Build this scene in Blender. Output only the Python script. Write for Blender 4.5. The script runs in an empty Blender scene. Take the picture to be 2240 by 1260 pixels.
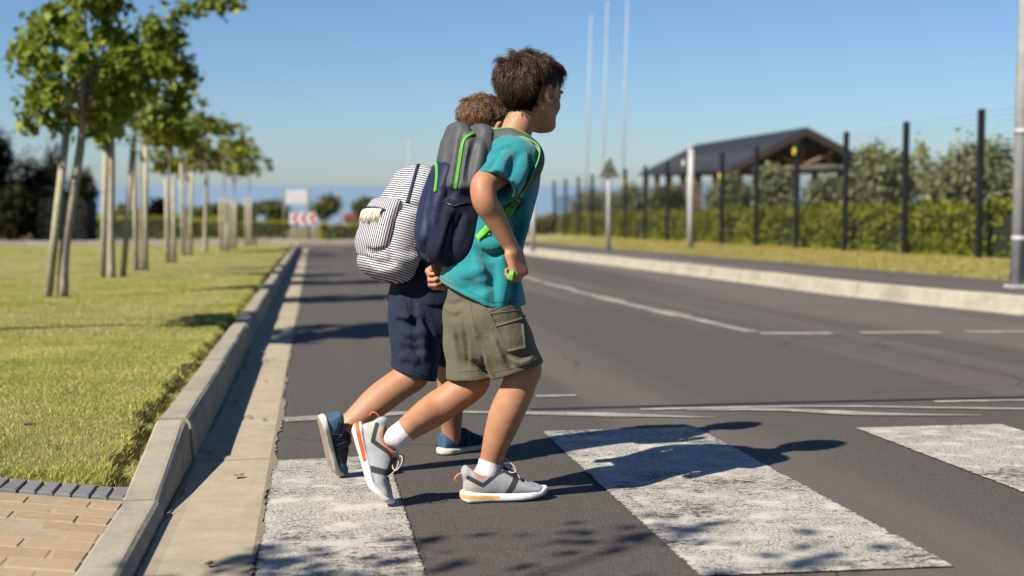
import bpy, bmesh, math, random
import numpy as np
from mathutils import Vector, Matrix, noise as mnoise

random.seed(7); RNG = np.random.default_rng(11)
SC = bpy.context.scene
COL = SC.collection

# ------------------------------------------------------------------ camera
F_PX = 3111.1                      # focal length in pixels of the 2240 px wide photograph (50 mm on 36 mm)
PITCH, YAW = math.radians(4.1365), math.radians(7.9535)
CAM_H, SLOPE = 0.80, 0.02506       # eye height over the road, downhill grade of the road along +Y
cam_d = bpy.data.cameras.new('camera'); cam = bpy.data.objects.new('camera', cam_d); COL.objects.link(cam)
cam.location = (0, 0, CAM_H)
cam.rotation_euler = (math.pi/2 - PITCH, 0, -YAW)
cam_d.lens = 50; cam_d.sensor_width = 36; cam_d.clip_start = 0.05; cam_d.clip_end = 60000
cam_d.dof.use_dof = True; cam_d.dof.focus_distance = 4.12; cam_d.dof.aperture_fstop = 2.6; cam_d.dof.aperture_blades = 9
SC.camera = cam

# ------------------------------------------------------------------ light
SUN_EL = math.radians(42.0)
SH = Vector((0.918, 0.605)).normalized()          # direction in which shadows fall on the ground
W = bpy.data.worlds.new('World'); SC.world = W; W.use_nodes = True
wn = W.node_tree.nodes; wl = W.node_tree.links
sky = wn.new('ShaderNodeTexSky'); sky.sky_type = 'NISHITA'; sky.sun_disc = False
sky.sun_elevation = SUN_EL; sky.sun_rotation = math.atan2(-SH.x, -SH.y)
sky.altitude = 300; sky.air_density = 0.96; sky.dust_density = 0.36; sky.ozone_density = 9.0
wl.new(sky.outputs[0], wn['Background'].inputs[0]); wn['Background'].inputs[1].default_value = 0.052
sun_d = bpy.data.lights.new('sun', 'SUN'); sun_d.energy = 5.0; sun_d.angle = math.radians(0.53); sun_d.color = (1.0, 0.91, 0.78)
sun = bpy.data.objects.new('sun', sun_d); COL.objects.link(sun)
sd = Vector((SH.x*math.cos(SUN_EL), SH.y*math.cos(SUN_EL), -math.sin(SUN_EL)))
sun.rotation_euler = sd.to_track_quat('-Z', 'Y').to_euler(); sun.location = (-8, -6, 12)
SC.view_settings.view_transform = 'Standard'; SC.view_settings.look = 'None'
SC.view_settings.exposure = 1.05; SC.view_settings.gamma = 1.0
SC.render.engine = 'CYCLES'
SC.cycles.max_bounces = 6; SC.cycles.transparent_max_bounces = 8; SC.cycles.use_denoising = True
SC.cycles.caustics_reflective = False; SC.cycles.caustics_refractive = False

# ------------------------------------------------------------------ camera geometry helpers (measure the photograph, return metres)
_r = np.array([math.cos(YAW), -math.sin(YAW), 0.0])
_f = np.array([math.sin(YAW)*math.cos(PITCH), math.cos(YAW)*math.cos(PITCH), -math.sin(PITCH)])
_u = np.cross(_r, _f)
AWAY = np.array([math.sin(YAW), math.cos(YAW), 0.0]); RIGHT = _r.copy(); UP = np.array([0, 0, 1.0])
EYE = np.array([0, 0, CAM_H])
def ray(px, py): return _f + _r*(px-1120)/F_PX - _u*(py-630)/F_PX
def at(px, py, depth): return EYE + ray(px, py)*depth          # point at a distance along the view axis
def ground(px, py, h=0.0):                                       # point on a plane h above the road
    d = ray(px, py); return EYE + d*((h-CAM_H)/(d[2]+SLOPE*d[1]))
def gz(y, h=0.0): return -SLOPE*y + h

# ------------------------------------------------------------------ mesh helpers
def link(o, parent=None):
    COL.objects.link(o)
    if parent is not None: o.parent = parent
    return o
def tag(o, label=None, cat=None, group=None, kind=None):
    if label: o['label'] = label
    if cat: o['category'] = cat
    if group: o['group'] = group
    if kind: o['kind'] = kind
    return o
def empty(name, loc=(0,0,0), rz=0.0):
    o = bpy.data.objects.new(name, None); o.location = loc; o.rotation_euler = (0,0,rz); o.empty_display_size = .1
    return link(o)
def np_mesh(name, V, Fq, smooth=True):
    """V (n,3) array, Fq (m,3) or (m,4) int array"""
    me = bpy.data.meshes.new(name); V = np.asarray(V, np.float32); Fq = np.asarray(Fq, np.int32)
    me.vertices.add(len(V)); me.vertices.foreach_set('co', V.ravel())
    k = Fq.shape[1]; me.loops.add(Fq.size); me.loops.foreach_set('vertex_index', Fq.ravel())
    me.polygons.add(len(Fq)); me.polygons.foreach_set('loop_start', np.arange(0, Fq.size, k, dtype=np.int32))
    me.polygons.foreach_set('loop_total', np.full(len(Fq), k, np.int32))
    me.update(calc_edges=True)
    me.polygons.foreach_set('use_smooth', np.full(len(Fq), smooth, bool))
    return me
def set_attr(me, name, vals):
    vals = np.asarray(vals, np.float32)
    if vals.ndim == 1:
        a = me.attributes.new(name, 'FLOAT', 'POINT'); a.data.foreach_set('value', vals)
    else:
        a = me.attributes.new(name, 'FLOAT_VECTOR', 'POINT'); a.data.foreach_set('vector', vals.ravel())
def wrap(name, me, mat=None, parent=None, loc=None):
    o = bpy.data.objects.new(name, me)
    if mat is not None and not me.materials: me.materials.append(mat)
    if loc is not None: o.location = loc
    return link(o, parent)

class MB:
    """collects shapes into one mesh"""
    def __init__(s): s.v = []; s.f = []; s.n = 0; s.sm = []
    def add(s, V, Fc, smooth=False):
        s.v.extend([tuple(float(c) for c in p) for p in V]); s.f.extend([tuple(int(i)+s.n for i in f) for f in Fc]); s.sm.extend([smooth]*len(Fc)); s.n += len(V); return s
    def box(s, c, size, R=None, bev=0.0):
        c = np.array(c, float); hx, hy, hz = np.array(size, float)/2
        if bev <= 0:
            P = np.array([[x,y,z] for x in (-hx,hx) for y in (-hy,hy) for z in (-hz,hz)])
            Fc = [(0,1,3,2),(4,6,7,5),(0,4,5,1),(2,3,7,6),(0,2,6,4),(1,5,7,3)]
        else:
            b = min(bev, hx*.9, hy*.9, hz*.9)
            ring = lambda ex, ey, z: [(-ex,-ey,z),(ex,-ey,z),(ex,ey,z),(-ex,ey,z)]
            P = np.array(ring(hx-b,hy-b,-hz)+ring(hx,hy,-hz+b)+ring(hx,hy,hz-b)+ring(hx-b,hy-b,hz))
            Fc = [(3,2,1,0),(12,13,14,15)]
            for k in range(3):
                for i in range(4):
                    j = (i+1) % 4; Fc.append((k*4+i, k*4+j, k*4+4+j, k*4+4+i))
        if R is not None: P = P @ np.array(R).T
        return s.add(P+c, Fc)
    def tube(s, pts, rad, n=8, caps=True, smooth=True, squash=None):
        pts = np.array(pts, float); m = len(pts); rad = np.full(m, rad) if np.isscalar(rad) else np.array(rad, float)
        T = np.gradient(pts, axis=0); T /= np.linalg.norm(T, axis=1)[:,None]+1e-9
        a = np.array([0,0,1.0]) if abs(T[0,2]) < .9 else np.array([1.0,0,0])
        V = []; N = np.cross(T[0], a); N /= np.linalg.norm(N)
        for i in range(m):
            N = N - T[i]*(N@T[i]); N /= np.linalg.norm(N)+1e-9; B = np.cross(T[i], N)
            for k in range(n):
                an = 2*math.pi*k/n; V.append(pts[i]+rad[i]*(math.cos(an)*N+math.sin(an)*B*(squash or 1)))
        Fc = [(i*n+k, i*n+(k+1)%n, (i+1)*n+(k+1)%n, (i+1)*n+k) for i in range(m-1) for k in range(n)]
        s.add(V, Fc, smooth)
        if caps:
            s.f.append(tuple(s.n-m*n+k for k in range(n))[::-1]); s.f.append(tuple(s.n-n+k for k in range(n))); s.sm += [False, False]
        return s
    def prism(s, poly, h0, h1, axis=2):
        """polygon in two axes extruded along the third"""
        n = len(poly); P = []
        for h in (h0, h1):
            for p in poly:
                q = [p[0], p[1]]; q.insert(axis, h); P.append(q)
        Fc = [tuple(range(n))[::-1], tuple(range(n, 2*n))] + [(i, (i+1)%n, n+(i+1)%n, n+i) for i in range(n)]
        return s.add(P, Fc)
    def build(s, name, mat=None, parent=None, loc=None):
        me = bpy.data.meshes.new(name); me.from_pydata(s.v, [], s.f); me.polygons.foreach_set('use_smooth', s.sm)
        bm = bmesh.new(); bm.from_mesh(me); bmesh.ops.recalc_face_normals(bm, faces=bm.faces); bm.to_mesh(me); bm.free()
        return wrap(name, me, mat, parent, loc)
def dup(o, parent=None, loc=None, rz=None, scale=None):
    c = o.copy(); link(c); c.parent = parent
    for k in ('label','category','group'):
        pass
    if loc is not None: c.location = loc
    if rz is not None: c.rotation_euler = (0,0,rz)
    if scale is not None: c.scale = scale
    for ch in list(o.children): dup(ch, c)
    return c

# ------------------------------------------------------------------ materials
ALB = 0.65      # all albedos below were matched at a lower exposure
class NT:
    def __init__(s, name):
        s.m = bpy.data.materials.new(name); s.m.use_nodes = True; s.t = s.m.node_tree; s.n = s.t.nodes
        s.b = s.n['Principled BSDF']; s.out = s.n['Material Output']
    def new(s, t, **kw):
        n = s.n.new(t)
        for k, v in kw.items(): setattr(n, k, v)
        return n
    def put(s, sock, v):
        if hasattr(v, 'is_output'): s.t.links.new(v, sock)
        else: sock.default_value = v
    def coord(s, kind='Object'): return s.new('ShaderNodeTexCoord').outputs[kind]
    def pos(s): return s.new('ShaderNodeNewGeometry').outputs['Position']
    def attr(s, name, vec=False):
        n = s.new('ShaderNodeAttribute', attribute_name=name); return n.outputs['Vector' if vec else 'Fac']
    def mapping(s, v, scale=(1,1,1), rot=(0,0,0), loc=(0,0,0)):
        n = s.new('ShaderNodeMapping'); s.put(n.inputs['Vector'], v); n.inputs['Scale'].default_value = scale; n.inputs['Rotation'].default_value = rot; n.inputs['Location'].default_value = loc; return n.outputs[0]
    def noise(s, v, scale, detail=4, rough=.55, dist=0):
        n = s.new('ShaderNodeTexNoise'); s.put(n.inputs['Vector'], v); n.inputs['Scale'].default_value = scale; n.inputs['Detail'].default_value = detail; n.inputs['Roughness'].default_value = rough; n.inputs['Distortion'].default_value = dist; return n.outputs[0]
    def voro(s, v, scale, feature='F1', out='Distance'):
        n = s.new('ShaderNodeTexVoronoi', feature=feature); s.put(n.inputs['Vector'], v); n.inputs['Scale'].default_value = scale; return n.outputs[out]
    def wave(s, v, scale, dist=0, dir='X', prof='SIN'):
        n = s.new('ShaderNodeTexWave', wave_type='BANDS', bands_direction=dir, wave_profile=prof); s.put(n.inputs['Vector'], v); n.inputs['Scale'].default_value = scale; n.inputs['Distortion'].default_value = dist; return n.outputs[1]
    def math(s, op, a, b=0.0, c=None, clamp=False):
        n = s.new('ShaderNodeMath', operation=op, use_clamp=clamp); s.put(n.inputs[0], a); s.put(n.inputs[1], b)
        if c is not None: s.put(n.inputs[2], c)
        return n.outputs[0]
    def ramp(s, v, stops, interp='LINEAR'):
        n = s.new('ShaderNodeValToRGB'); s.put(n.inputs[0], v); n.color_ramp.interpolation = interp; e = n.color_ramp.elements
        while len(e) < len(stops): e.new(.5)
        for k, (p, c) in enumerate(stops):
            e[k].position = p; e[k].color = tuple(c)+(1,) if hasattr(c, '__len__') else (c,c,c,1)
        return n.outputs[0]
    def step(s, v, lo, hi):
        n = s.new('ShaderNodeMapRange', interpolation_type='SMOOTHSTEP'); s.put(n.inputs[0], v); n.inputs[1].default_value = lo; n.inputs[2].default_value = hi; return n.outputs[0]
    def mix(s, f, a, b, mode='MIX'):
        n = s.new('ShaderNodeMix', data_type='RGBA', blend_type=mode); s.put(n.inputs[0], f)
        for k, v in ((6, a), (7, b)):
            if not hasattr(v, 'is_output') and len(v) == 3: v = tuple(x*ALB for x in v)+(1,)
            s.put(n.inputs[k], v)
        return n.outputs[2]
    def base(s, col=None, rough=None, spec=None, metal=None):
        if col is not None:
            if not hasattr(col, 'is_output') and len(col) == 3: col = tuple(x*ALB for x in col)+(1,)
            s.put(s.b.inputs['Base Color'], col)
        if rough is not None: s.put(s.b.inputs['Roughness'], rough)
        if spec is not None: s.put(s.b.inputs['Specular IOR Level'], spec)
        if metal is not None: s.put(s.b.inputs['Metallic'], metal)
        return s
    def bump(s, h, strength=.3, dist=.01, prev=None):
        n = s.new('ShaderNodeBump'); s.put(n.inputs['Height'], h); n.inputs['Strength'].default_value = strength; n.inputs['Distance'].default_value = dist
        if prev is not None: s.put(n.inputs['Normal'], prev)
        s.put(s.b.inputs['Normal'], n.outputs[0]); return n.outputs[0]
def simple(name, col, rough=.6, var=.15, scale=30, bump=.0, metal=0, spec=None, bscale=None):
    t = NT(name); v = t.coord(); n = t.noise(v, scale)
    c2 = tuple(max(0, c*(1-var)) for c in col); c3 = tuple(min(1, c*(1+var)) for c in col)
    t.base(t.mix(t.step(n, .3, .7), c2, c3), rough, spec, metal)
    if bump: t.bump(t.noise(v, bscale or scale*3), bump, .004)
    return t.m
# ------------------------------------------------------------------ sculpting: distance fields on a grid, skinned with surface nets
def crom(tab, n=120):
    """rows (t, a, b, c ...) resampled with a monotone-ish Catmull-Rom"""
    T = np.array(tab, float); t = T[:,0]; q = np.linspace(t[0], t[-1], n); out = [q]
    for j in range(1, T.shape[1]):
        y = T[:,j]; m = np.gradient(y, t) if len(t) > 2 else np.full(2, (y[1]-y[0])/(t[1]-t[0]))
        i = np.clip(np.searchsorted(t, q, 'right')-1, 0, len(t)-2); h = t[i+1]-t[i]; s = (q-t[i])/h
        out.append((2*s**3-3*s**2+1)*y[i]+(s**3-2*s**2+s)*h*m[i]+(-2*s**3+3*s**2)*y[i+1]+(s**3-s**2)*h*m[i+1])
    return np.array(out).T
def smooth_path(P, n):
    P = np.array(P, float); t = np.r_[0, np.cumsum(np.linalg.norm(np.diff(P, axis=0), axis=1))]
    return crom(np.c_[t, P], n)[:,1:]
def rotz(a): return np.array([[math.cos(a),-math.sin(a),0],[math.sin(a),math.cos(a),0],[0,0,1.0]])
def rotx(a): return np.array([[1.0,0,0],[0,math.cos(a),-math.sin(a)],[0,math.sin(a),math.cos(a)]])
def roty(a): return np.array([[math.cos(a),0,math.sin(a)],[0,1.0,0],[-math.sin(a),0,math.cos(a)]])
def unit(v): v = np.array(v, float); return v/(np.linalg.norm(v)+1e-12)

class Vol:
    def __init__(s, lo, hi, h):
        s.lo = np.array(lo, float); s.h = h; n = np.ceil((np.array(hi)-s.lo)/h).astype(int)+1
        s.n = n; s.d = np.full(n, .5, np.float32); s.ax = [s.lo[i]+h*np.arange(n[i]) for i in range(3)]
    def block(s, lo, hi):
        a = np.maximum(np.floor((np.array(lo)-s.lo)/s.h).astype(int), 0); b = np.minimum(np.ceil((np.array(hi)-s.lo)/s.h).astype(int)+1, s.n)
        if (b <= a).any(): return None, None
        sl = tuple(slice(a[i], b[i]) for i in range(3))
        X = s.ax[0][sl[0]][:,None,None].astype(np.float32); Y = s.ax[1][sl[1]][None,:,None].astype(np.float32); Z = s.ax[2][sl[2]][None,None,:].astype(np.float32)
        return sl, (X, Y, Z)
    def put(s, sl, e, k, op):
        a = s.d[sl]
        if op == 'add':
            if k > 0: hh = np.maximum(k-np.abs(a-e), 0)/k; r = np.minimum(a, e)-hh*hh*k*.25
            else: r = np.minimum(a, e)
        elif op == 'sub':
            e = -e
            if k > 0: hh = np.maximum(k-np.abs(a-e), 0)/k; r = np.maximum(a, e)+hh*hh*k*.25
            else: r = np.maximum(a, e)
        elif op == 'and':
            if k > 0: hh = np.maximum(k-np.abs(a-e), 0)/k; r = np.maximum(a, e)+hh*hh*k*.25
            else: r = np.maximum(a, e)
        s.d[sl] = r
    def cone(s, a, b, ra, rb, k=.01, op='add', ax=None, sq=1.0):
        a = np.array(a, float); b = np.array(b, float); m = max(ra, rb)*max(sq, 1)+k+3*s.h
        sl, P = s.block(np.minimum(a, b)-m, np.maximum(a, b)+m)
        if sl is None: return s
        ab = b-a; L2 = ab@ab+1e-12
        px, py, pz = P[0]-a[0], P[1]-a[1], P[2]-a[2]
        t = np.clip((px*ab[0]+py*ab[1]+pz*ab[2])/L2, 0, 1)
        qx, qy, qz = px-t*ab[0], py-t*ab[1], pz-t*ab[2]
        if ax is not None:
            n = np.array(ax, float); n = n-ab*(n@ab)/L2; n = unit(n); w = (qx*n[0]+qy*n[1]+qz*n[2])*(1/sq-1); qx = qx+w*n[0]; qy = qy+w*n[1]; qz = qz+w*n[2]
        e = (np.sqrt(qx*qx+qy*qy+qz*qz)-(ra+(rb-ra)*t))*min(sq, 1)
        s.put(sl, e, k, op); return s
    def chain(s, pts, rad, k=.008, op='add', ax=None, sq=1.0):
        for i in range(len(pts)-1): s.cone(pts[i], pts[i+1], rad[i], rad[i+1], k, op, ax, sq)
        return s
    def ell(s, c, r, R=None, k=.01, op='add'):
        c = np.array(c, float); r = np.array(r, float); m = r.max()+k+3*s.h
        sl, P = s.block(c-m, c+m)
        if sl is None: return s
        x, y, z = P[0]-c[0], P[1]-c[1], P[2]-c[2]
        if R is not None:
            R = np.array(R); x, y, z = (R[0,0]*x+R[1,0]*y+R[2,0]*z, R[0,1]*x+R[1,1]*y+R[2,1]*z, R[0,2]*x+R[1,2]*y+R[2,2]*z)
        k0 = np.sqrt((x/r[0])**2+(y/r[1])**2+(z/r[2])**2); k1 = np.sqrt((x/r[0]**2)**2+(y/r[1]**2)**2+(z/r[2]**2)**2)
        s.put(sl, k0*(k0-1)/(k1+1e-9), k, op); return s
    def box(s, c, half, R=None, rnd=.005, k=.005, op='add'):
        c = np.array(c, float); half = np.array(half, float); m = np.linalg.norm(half)+k+3*s.h
        sl, P = s.block(c-m, c+m)
        if sl is None: return s
        x, y, z = P[0]-c[0], P[1]-c[1], P[2]-c[2]
        if R is not None:
            R = np.array(R); x, y, z = (R[0,0]*x+R[1,0]*y+R[2,0]*z, R[0,1]*x+R[1,1]*y+R[2,1]*z, R[0,2]*x+R[1,2]*y+R[2,2]*z)
        x, y, z = np.broadcast_arrays(np.abs(x)-half[0]+rnd, np.abs(y)-half[1]+rnd, np.abs(z)-half[2]+rnd)
        e = np.sqrt(np.maximum(x,0)**2+np.maximum(y,0)**2+np.maximum(z,0)**2)+np.minimum(np.maximum(np.maximum(x,y),z),0)-rnd
        s.put(sl, e, k, op); return s
    def loft(s, O, R, tab, k=.01, op='add', p=2.2, cap=.012, n=160):
        """rows (z, cx, cy, rx, ry) in the frame O,R (columns of R are its axes); superelliptic slices"""
        T = crom(tab, n); O = np.array(O, float); R = np.array(R, float)
        c = np.array([[cx+sx*rx, cy+sy*ry, z] for z, cx, cy, rx, ry in T for sx in (-1,1) for sy in (-1,1)]) @ R.T + O
        m = k+4*s.h+cap; sl, P = s.block(c.min(0)-m, c.max(0)+m)
        if sl is None: return s
        x, y, z = P[0]-O[0], P[1]-O[1], P[2]-O[2]
        xl = R[0,0]*x+R[1,0]*y+R[2,0]*z; yl = R[0,1]*x+R[1,1]*y+R[2,1]*z; zl = R[0,2]*x+R[1,2]*y+R[2,2]*z
        f = lambda j: np.interp(zl, T[:,0], T[:,j]).astype(np.float32)
        rx, ry = f(3), f(4); u = np.abs((xl-f(1))/rx); v = np.abs((yl-f(2))/ry)
        rho = (u**p+v**p)**(1/p); e = (rho-1)*np.minimum(rx, ry)
        w = np.maximum(T[0,0]-zl, zl-T[-1,0])
        a, b = e+cap, w+cap
        e = np.sqrt(np.maximum(a,0)**2+np.maximum(b,0)**2)+np.minimum(np.maximum(a,b),0)-cap
        s.put(sl, e, k, op); return s
    def plane(s, o, n, k=.004):
        """keep the side that n points away from"""
        n = unit(n); X, Y, Z = s.ax[0][:,None,None].astype(np.float32), s.ax[1][None,:,None].astype(np.float32), s.ax[2][None,None,:].astype(np.float32)
        e = (X-o[0])*n[0]+(Y-o[1])*n[1]+(Z-o[2])*n[2]
        s.put(tuple(slice(None) for _ in range(3)), e.astype(np.float32), k, 'and'); return s
    def sample(s, p):
        q = (np.asarray(p, float)-s.lo)/s.h; i = np.clip(np.floor(q).astype(int), 0, s.n-2); t = np.clip(q-i, 0, 1)
        i = i.reshape(-1,3); t = t.reshape(-1,3); r = np.zeros(len(i))
        for dx in (0,1):
            for dy in (0,1):
                for dz in (0,1):
                    w = (t[:,0] if dx else 1-t[:,0])*(t[:,1] if dy else 1-t[:,1])*(t[:,2] if dz else 1-t[:,2])
                    r += w*s.d[i[:,0]+dx, i[:,1]+dy, i[:,2]+dz]
        return r
    def normal(s, p, e=None):
        e = e or s.h*1.5; p = np.asarray(p, float).reshape(-1,3); g = np.stack([s.sample(p+np.eye(3)[i]*e)-s.sample(p-np.eye(3)[i]*e) for i in range(3)], 1)
        return g/(np.linalg.norm(g, axis=1)[:,None]+1e-9)
    def hit(s, o, d, t0, t1):
        """first surface along a ray"""
        d = np.array(d, float); L = np.linalg.norm(d); ts = np.arange(t0, t1, s.h*.5/L); P = np.array(o)+ts[:,None]*d; v = s.sample(P)
        ins = ((P >= s.lo) & (P <= s.lo+s.h*(s.n-1))).all(1); v = np.where(ins, v, 1)
        j = np.argmax(v < 0)
        if v[j] >= 0: return None
        if j > 0: a, b = v[j-1], v[j]; return P[j-1]+(P[j]-P[j-1])*a/(a-b)
        return P[j]
    def drape(s, pix, t0, t1, lift=0.0, sub=6, fallback=None):
        """a polyline given in photo pixels, laid on the sculpted surface"""
        pix = np.array(pix, float); out = []
        for i in range(len(pix)-1):
            for q in np.linspace(0, 1, sub, endpoint=False): out.append(pix[i]+(pix[i+1]-pix[i])*q)
        out.append(pix[-1]); H = []
        for a in out:
            h = s.hit(EYE, ray(*a), t0, t1)
            if h is not None: H.append(h)
        H = np.array(H)
        if len(H) and lift: H = H+s.normal(H)*lift
        return H
    def mesh(s, smooth=1):
        d = s.d; ins = d < 0; c = np.zeros(np.array(d.shape)-1, np.uint8)
        for dx in (0,1):
            for dy in (0,1):
                for dz in (0,1): c += ins[dx:d.shape[0]-1+dx, dy:d.shape[1]-1+dy, dz:d.shape[2]-1+dz]
        I = np.argwhere((c > 0) & (c < 8)); idx = np.full(c.shape, -1, np.int32); idx[I[:,0],I[:,1],I[:,2]] = np.arange(len(I))
        acc = np.zeros((len(I),3)); cnt = np.zeros(len(I))
        cr = [(0,0,0),(1,0,0),(0,1,0),(1,1,0),(0,0,1),(1,0,1),(0,1,1),(1,1,1)]
        for a in range(8):
            for b in range(a+1, 8):
                if sum(abs(cr[a][i]-cr[b][i]) for i in range(3)) != 1: continue
                va = d[I[:,0]+cr[a][0], I[:,1]+cr[a][1], I[:,2]+cr[a][2]]; vb = d[I[:,0]+cr[b][0], I[:,1]+cr[b][1], I[:,2]+cr[b][2]]
                x = (va < 0) != (vb < 0); t = np.where(x, va/(va-vb+1e-20), 0)[:,None]
                acc += np.where(x[:,None], np.array(cr[a])+t*(np.array(cr[b])-np.array(cr[a])), 0); cnt += x
        V = s.lo+s.h*(I+acc/cnt[:,None]); Q = []
        for axn in range(3):
            o = [i for i in range(3) if i != axn]; A = ins; sh = [slice(None)]*3; sh2 = [slice(None)]*3; sh[axn] = slice(0,-1); sh2[axn] = slice(1,None)
            e = A[tuple(sh)] != A[tuple(sh2)]; J = np.argwhere(e); J = J[(J[:,o[0]] > 0) & (J[:,o[1]] > 0) & (J[:,o[0]] < d.shape[o[0]]-1) & (J[:,o[1]] < d.shape[o[1]]-1)]
            q = []
            for da, db in ((1,1),(0,1),(0,0),(1,0)):
                K = J.copy(); K[:,o[0]] -= da; K[:,o[1]] -= db; q.append(idx[K[:,0],K[:,1],K[:,2]])
            q = np.array(q).T; flip = ins[J[:,0],J[:,1],J[:,2]] ^ (axn == 1)
            q[~flip] = q[~flip][:,::-1]; Q.append(q)
        Q = np.concatenate(Q); Q = Q[(Q >= 0).all(1)]
        for _ in range(smooth):
            E = np.concatenate([Q[:,[i,(i+1)%4]] for i in range(4)]); S = np.zeros_like(V); n = np.zeros(len(V))
            for j in range(3): S[:,j] = np.bincount(E[:,0], V[E[:,1],j], len(V))+np.bincount(E[:,1], V[E[:,0],j], len(V))
            n = np.bincount(E[:,0], minlength=len(V))+np.bincount(E[:,1], minlength=len(V)); V = V*.5+.5*S/np.maximum(n,1)[:,None]
        return V, Q
# ------------------------------------------------------------------ materials of the place
def m_asphalt():
    t = NT('asphalt'); p = t.pos(); fine = t.noise(p, 150, 3, .75); grit = t.voro(p, 210); mid = t.noise(p, 22, 5, .65); big = t.noise(t.mapping(p, (.55,.10,1)), 1.6, 5, .6); band = t.noise(t.mapping(p, (1.1,.03,1)), 1.0, 3, .5)
    c = t.mix(t.step(fine, .28, .74), (.034,.030,.027), (.152,.134,.120)); c = t.mix(t.math('MULTIPLY', t.step(mid, .35, .75), .35), c, (.105,.092,.080))
    c = t.mix(t.math('MULTIPLY', t.step(big, .42, .66), .35), c, (.115,.102,.092)); c = t.mix(t.math('MULTIPLY', t.step(band, .46, .62), .75), c, (.155,.137,.121)); c = t.mix(t.math('MULTIPLY', t.step(grit, .40, .10), .7), c, (.21,.19,.165))
    sp = t.voro(p, 5.5); c = t.mix(t.math('MULTIPLY', t.math('SUBTRACT', 1.0, t.step(t.math('ADD', sp, t.math('MULTIPLY', mid, .04)), .045, .075)), t.step(t.noise(p, .9), .48, .56)), c, (.016,.015,.014))
    w = t.voro(p, 3.1); c = t.mix(t.math('MULTIPLY', t.math('SUBTRACT', 1.0, t.step(t.math('ADD', w, t.math('MULTIPLY', mid, .03)), .028, .034)), t.step(t.noise(p, 1.3), .56, .60)), c, (.46,.43,.37))
    wp = t.new('ShaderNodeVectorMath', operation='ADD'); t.put(wp.inputs[0], p); nz = t.new('ShaderNodeTexNoise'); t.put(nz.inputs['Vector'], p); nz.inputs['Scale'].default_value = 2.5; sc_ = t.new('ShaderNodeVectorMath', operation='SCALE'); t.put(sc_.inputs[0], nz.outputs[1]); sc_.inputs['Scale'].default_value = .35; t.put(wp.inputs[1], sc_.outputs[0])
    cr = t.voro(wp.outputs[0], .55, 'DISTANCE_TO_EDGE'); crk = t.math('MULTIPLY', t.math('SUBTRACT', 1.0, t.step(t.math('ADD', cr, t.math('MULTIPLY', fine, .004)), .003, .007)), t.step(t.noise(p, .35, 2), .50, .58)); c = t.mix(t.math('MULTIPLY', crk, .8), c, (.018,.016,.015))
    t.base(c, t.math('ADD', .80, t.math('MULTIPLY', fine, .15)), .3); b = t.bump(mid, .18, .02); t.bump(fine, .8, .006, b); return t.m
def m_paint(name='worn_road_paint', w1=(.56,.53,.465), w2=(.72,.685,.61), th=.575):
    t = NT(name); p = t.pos(); fine = t.noise(p, 150, 4, .7); mid = t.noise(t.mapping(p, (1,1.5,1)), 34, 6, .7, .4); big = t.noise(p, 3.0, 4, .6)
    cr = t.voro(t.mapping(t.math('ADD', 0, 0) if False else p, (1,1.8,1)), 78, 'DISTANCE_TO_EDGE'); crack = t.math('SUBTRACT', 1.0, t.step(t.math('ADD', cr, t.math('MULTIPLY', fine, .06)), .05, .12))
    wear = t.step(t.math('ADD', t.math('MULTIPLY', mid, .62), t.math('ADD', t.math('MULTIPLY', big, .40), t.math('MULTIPLY', fine, .12))), th, th+.10)
    m = t.math('MAXIMUM', t.math('MULTIPLY', crack, t.step(t.noise(p, 9, 4), .34, .52)), wear)
    chip = t.step(t.math('ADD', t.math('MULTIPLY', t.attr('inset'), .9), t.math('MULTIPLY', t.math('SUBTRACT', mid, .5), 1.6)), .78, .90); m = t.math('MAXIMUM', m, chip)
    white = t.mix(t.step(mid, .3, .7), w1, w2); c = t.mix(m, white, t.mix(t.step(fine, .3, .7), (.045,.040,.035), (.10,.09,.08)))
    t.base(c, .72, .35); b = t.bump(m, .35, -.004) if False else t.bump(t.math('SUBTRACT', 1.0, m), .5, .004); t.bump(fine, .55, .005, b); return t.m
def m_concrete(name, c1, c2, scale=9, stain=(.23,.20,.16), pit=True):
    t = NT(name); p = t.pos(); n = t.noise(p, scale, 6, .65); f = t.noise(p, 130, 3, .7); s = t.noise(t.mapping(p, (1,.5,1)), 3.3, 5, .6, .6)
    c = t.mix(t.step(n, .3, .7), c1, c2); c = t.mix(t.math('MULTIPLY', t.step(s, .50, .75), .5), c, stain); c = t.mix(t.math('MULTIPLY', t.step(f, .25, .8), .35), c, tuple(x*.7 for x in c1))
    if pit: v = t.voro(p, 38); c = t.mix(t.math('MULTIPLY', t.math('SUBTRACT', 1.0, t.step(v, .05, .09)), t.step(t.noise(p, 6), .55, .6)), c, (.12,.11,.10))
    t.base(c, .88, .25); b = t.bump(n, .25, .012); t.bump(f, .35, .003, b); return t.m
def m_lawn():
    t = NT('lawn_soil'); p = t.pos(); n = t.noise(p, 1.1, 5, .6); f = t.noise(p, 60, 5, .75); c = t.mix(t.step(f, .3, .7), (.24,.245,.06), (.44,.40,.15)); c = t.mix(t.math('MULTIPLY', t.step(n, .42, .66), .7), c, (.55,.46,.22))
    t.base(c, .95, .1); t.bump(f, 1.0, .03); return t.m
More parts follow.
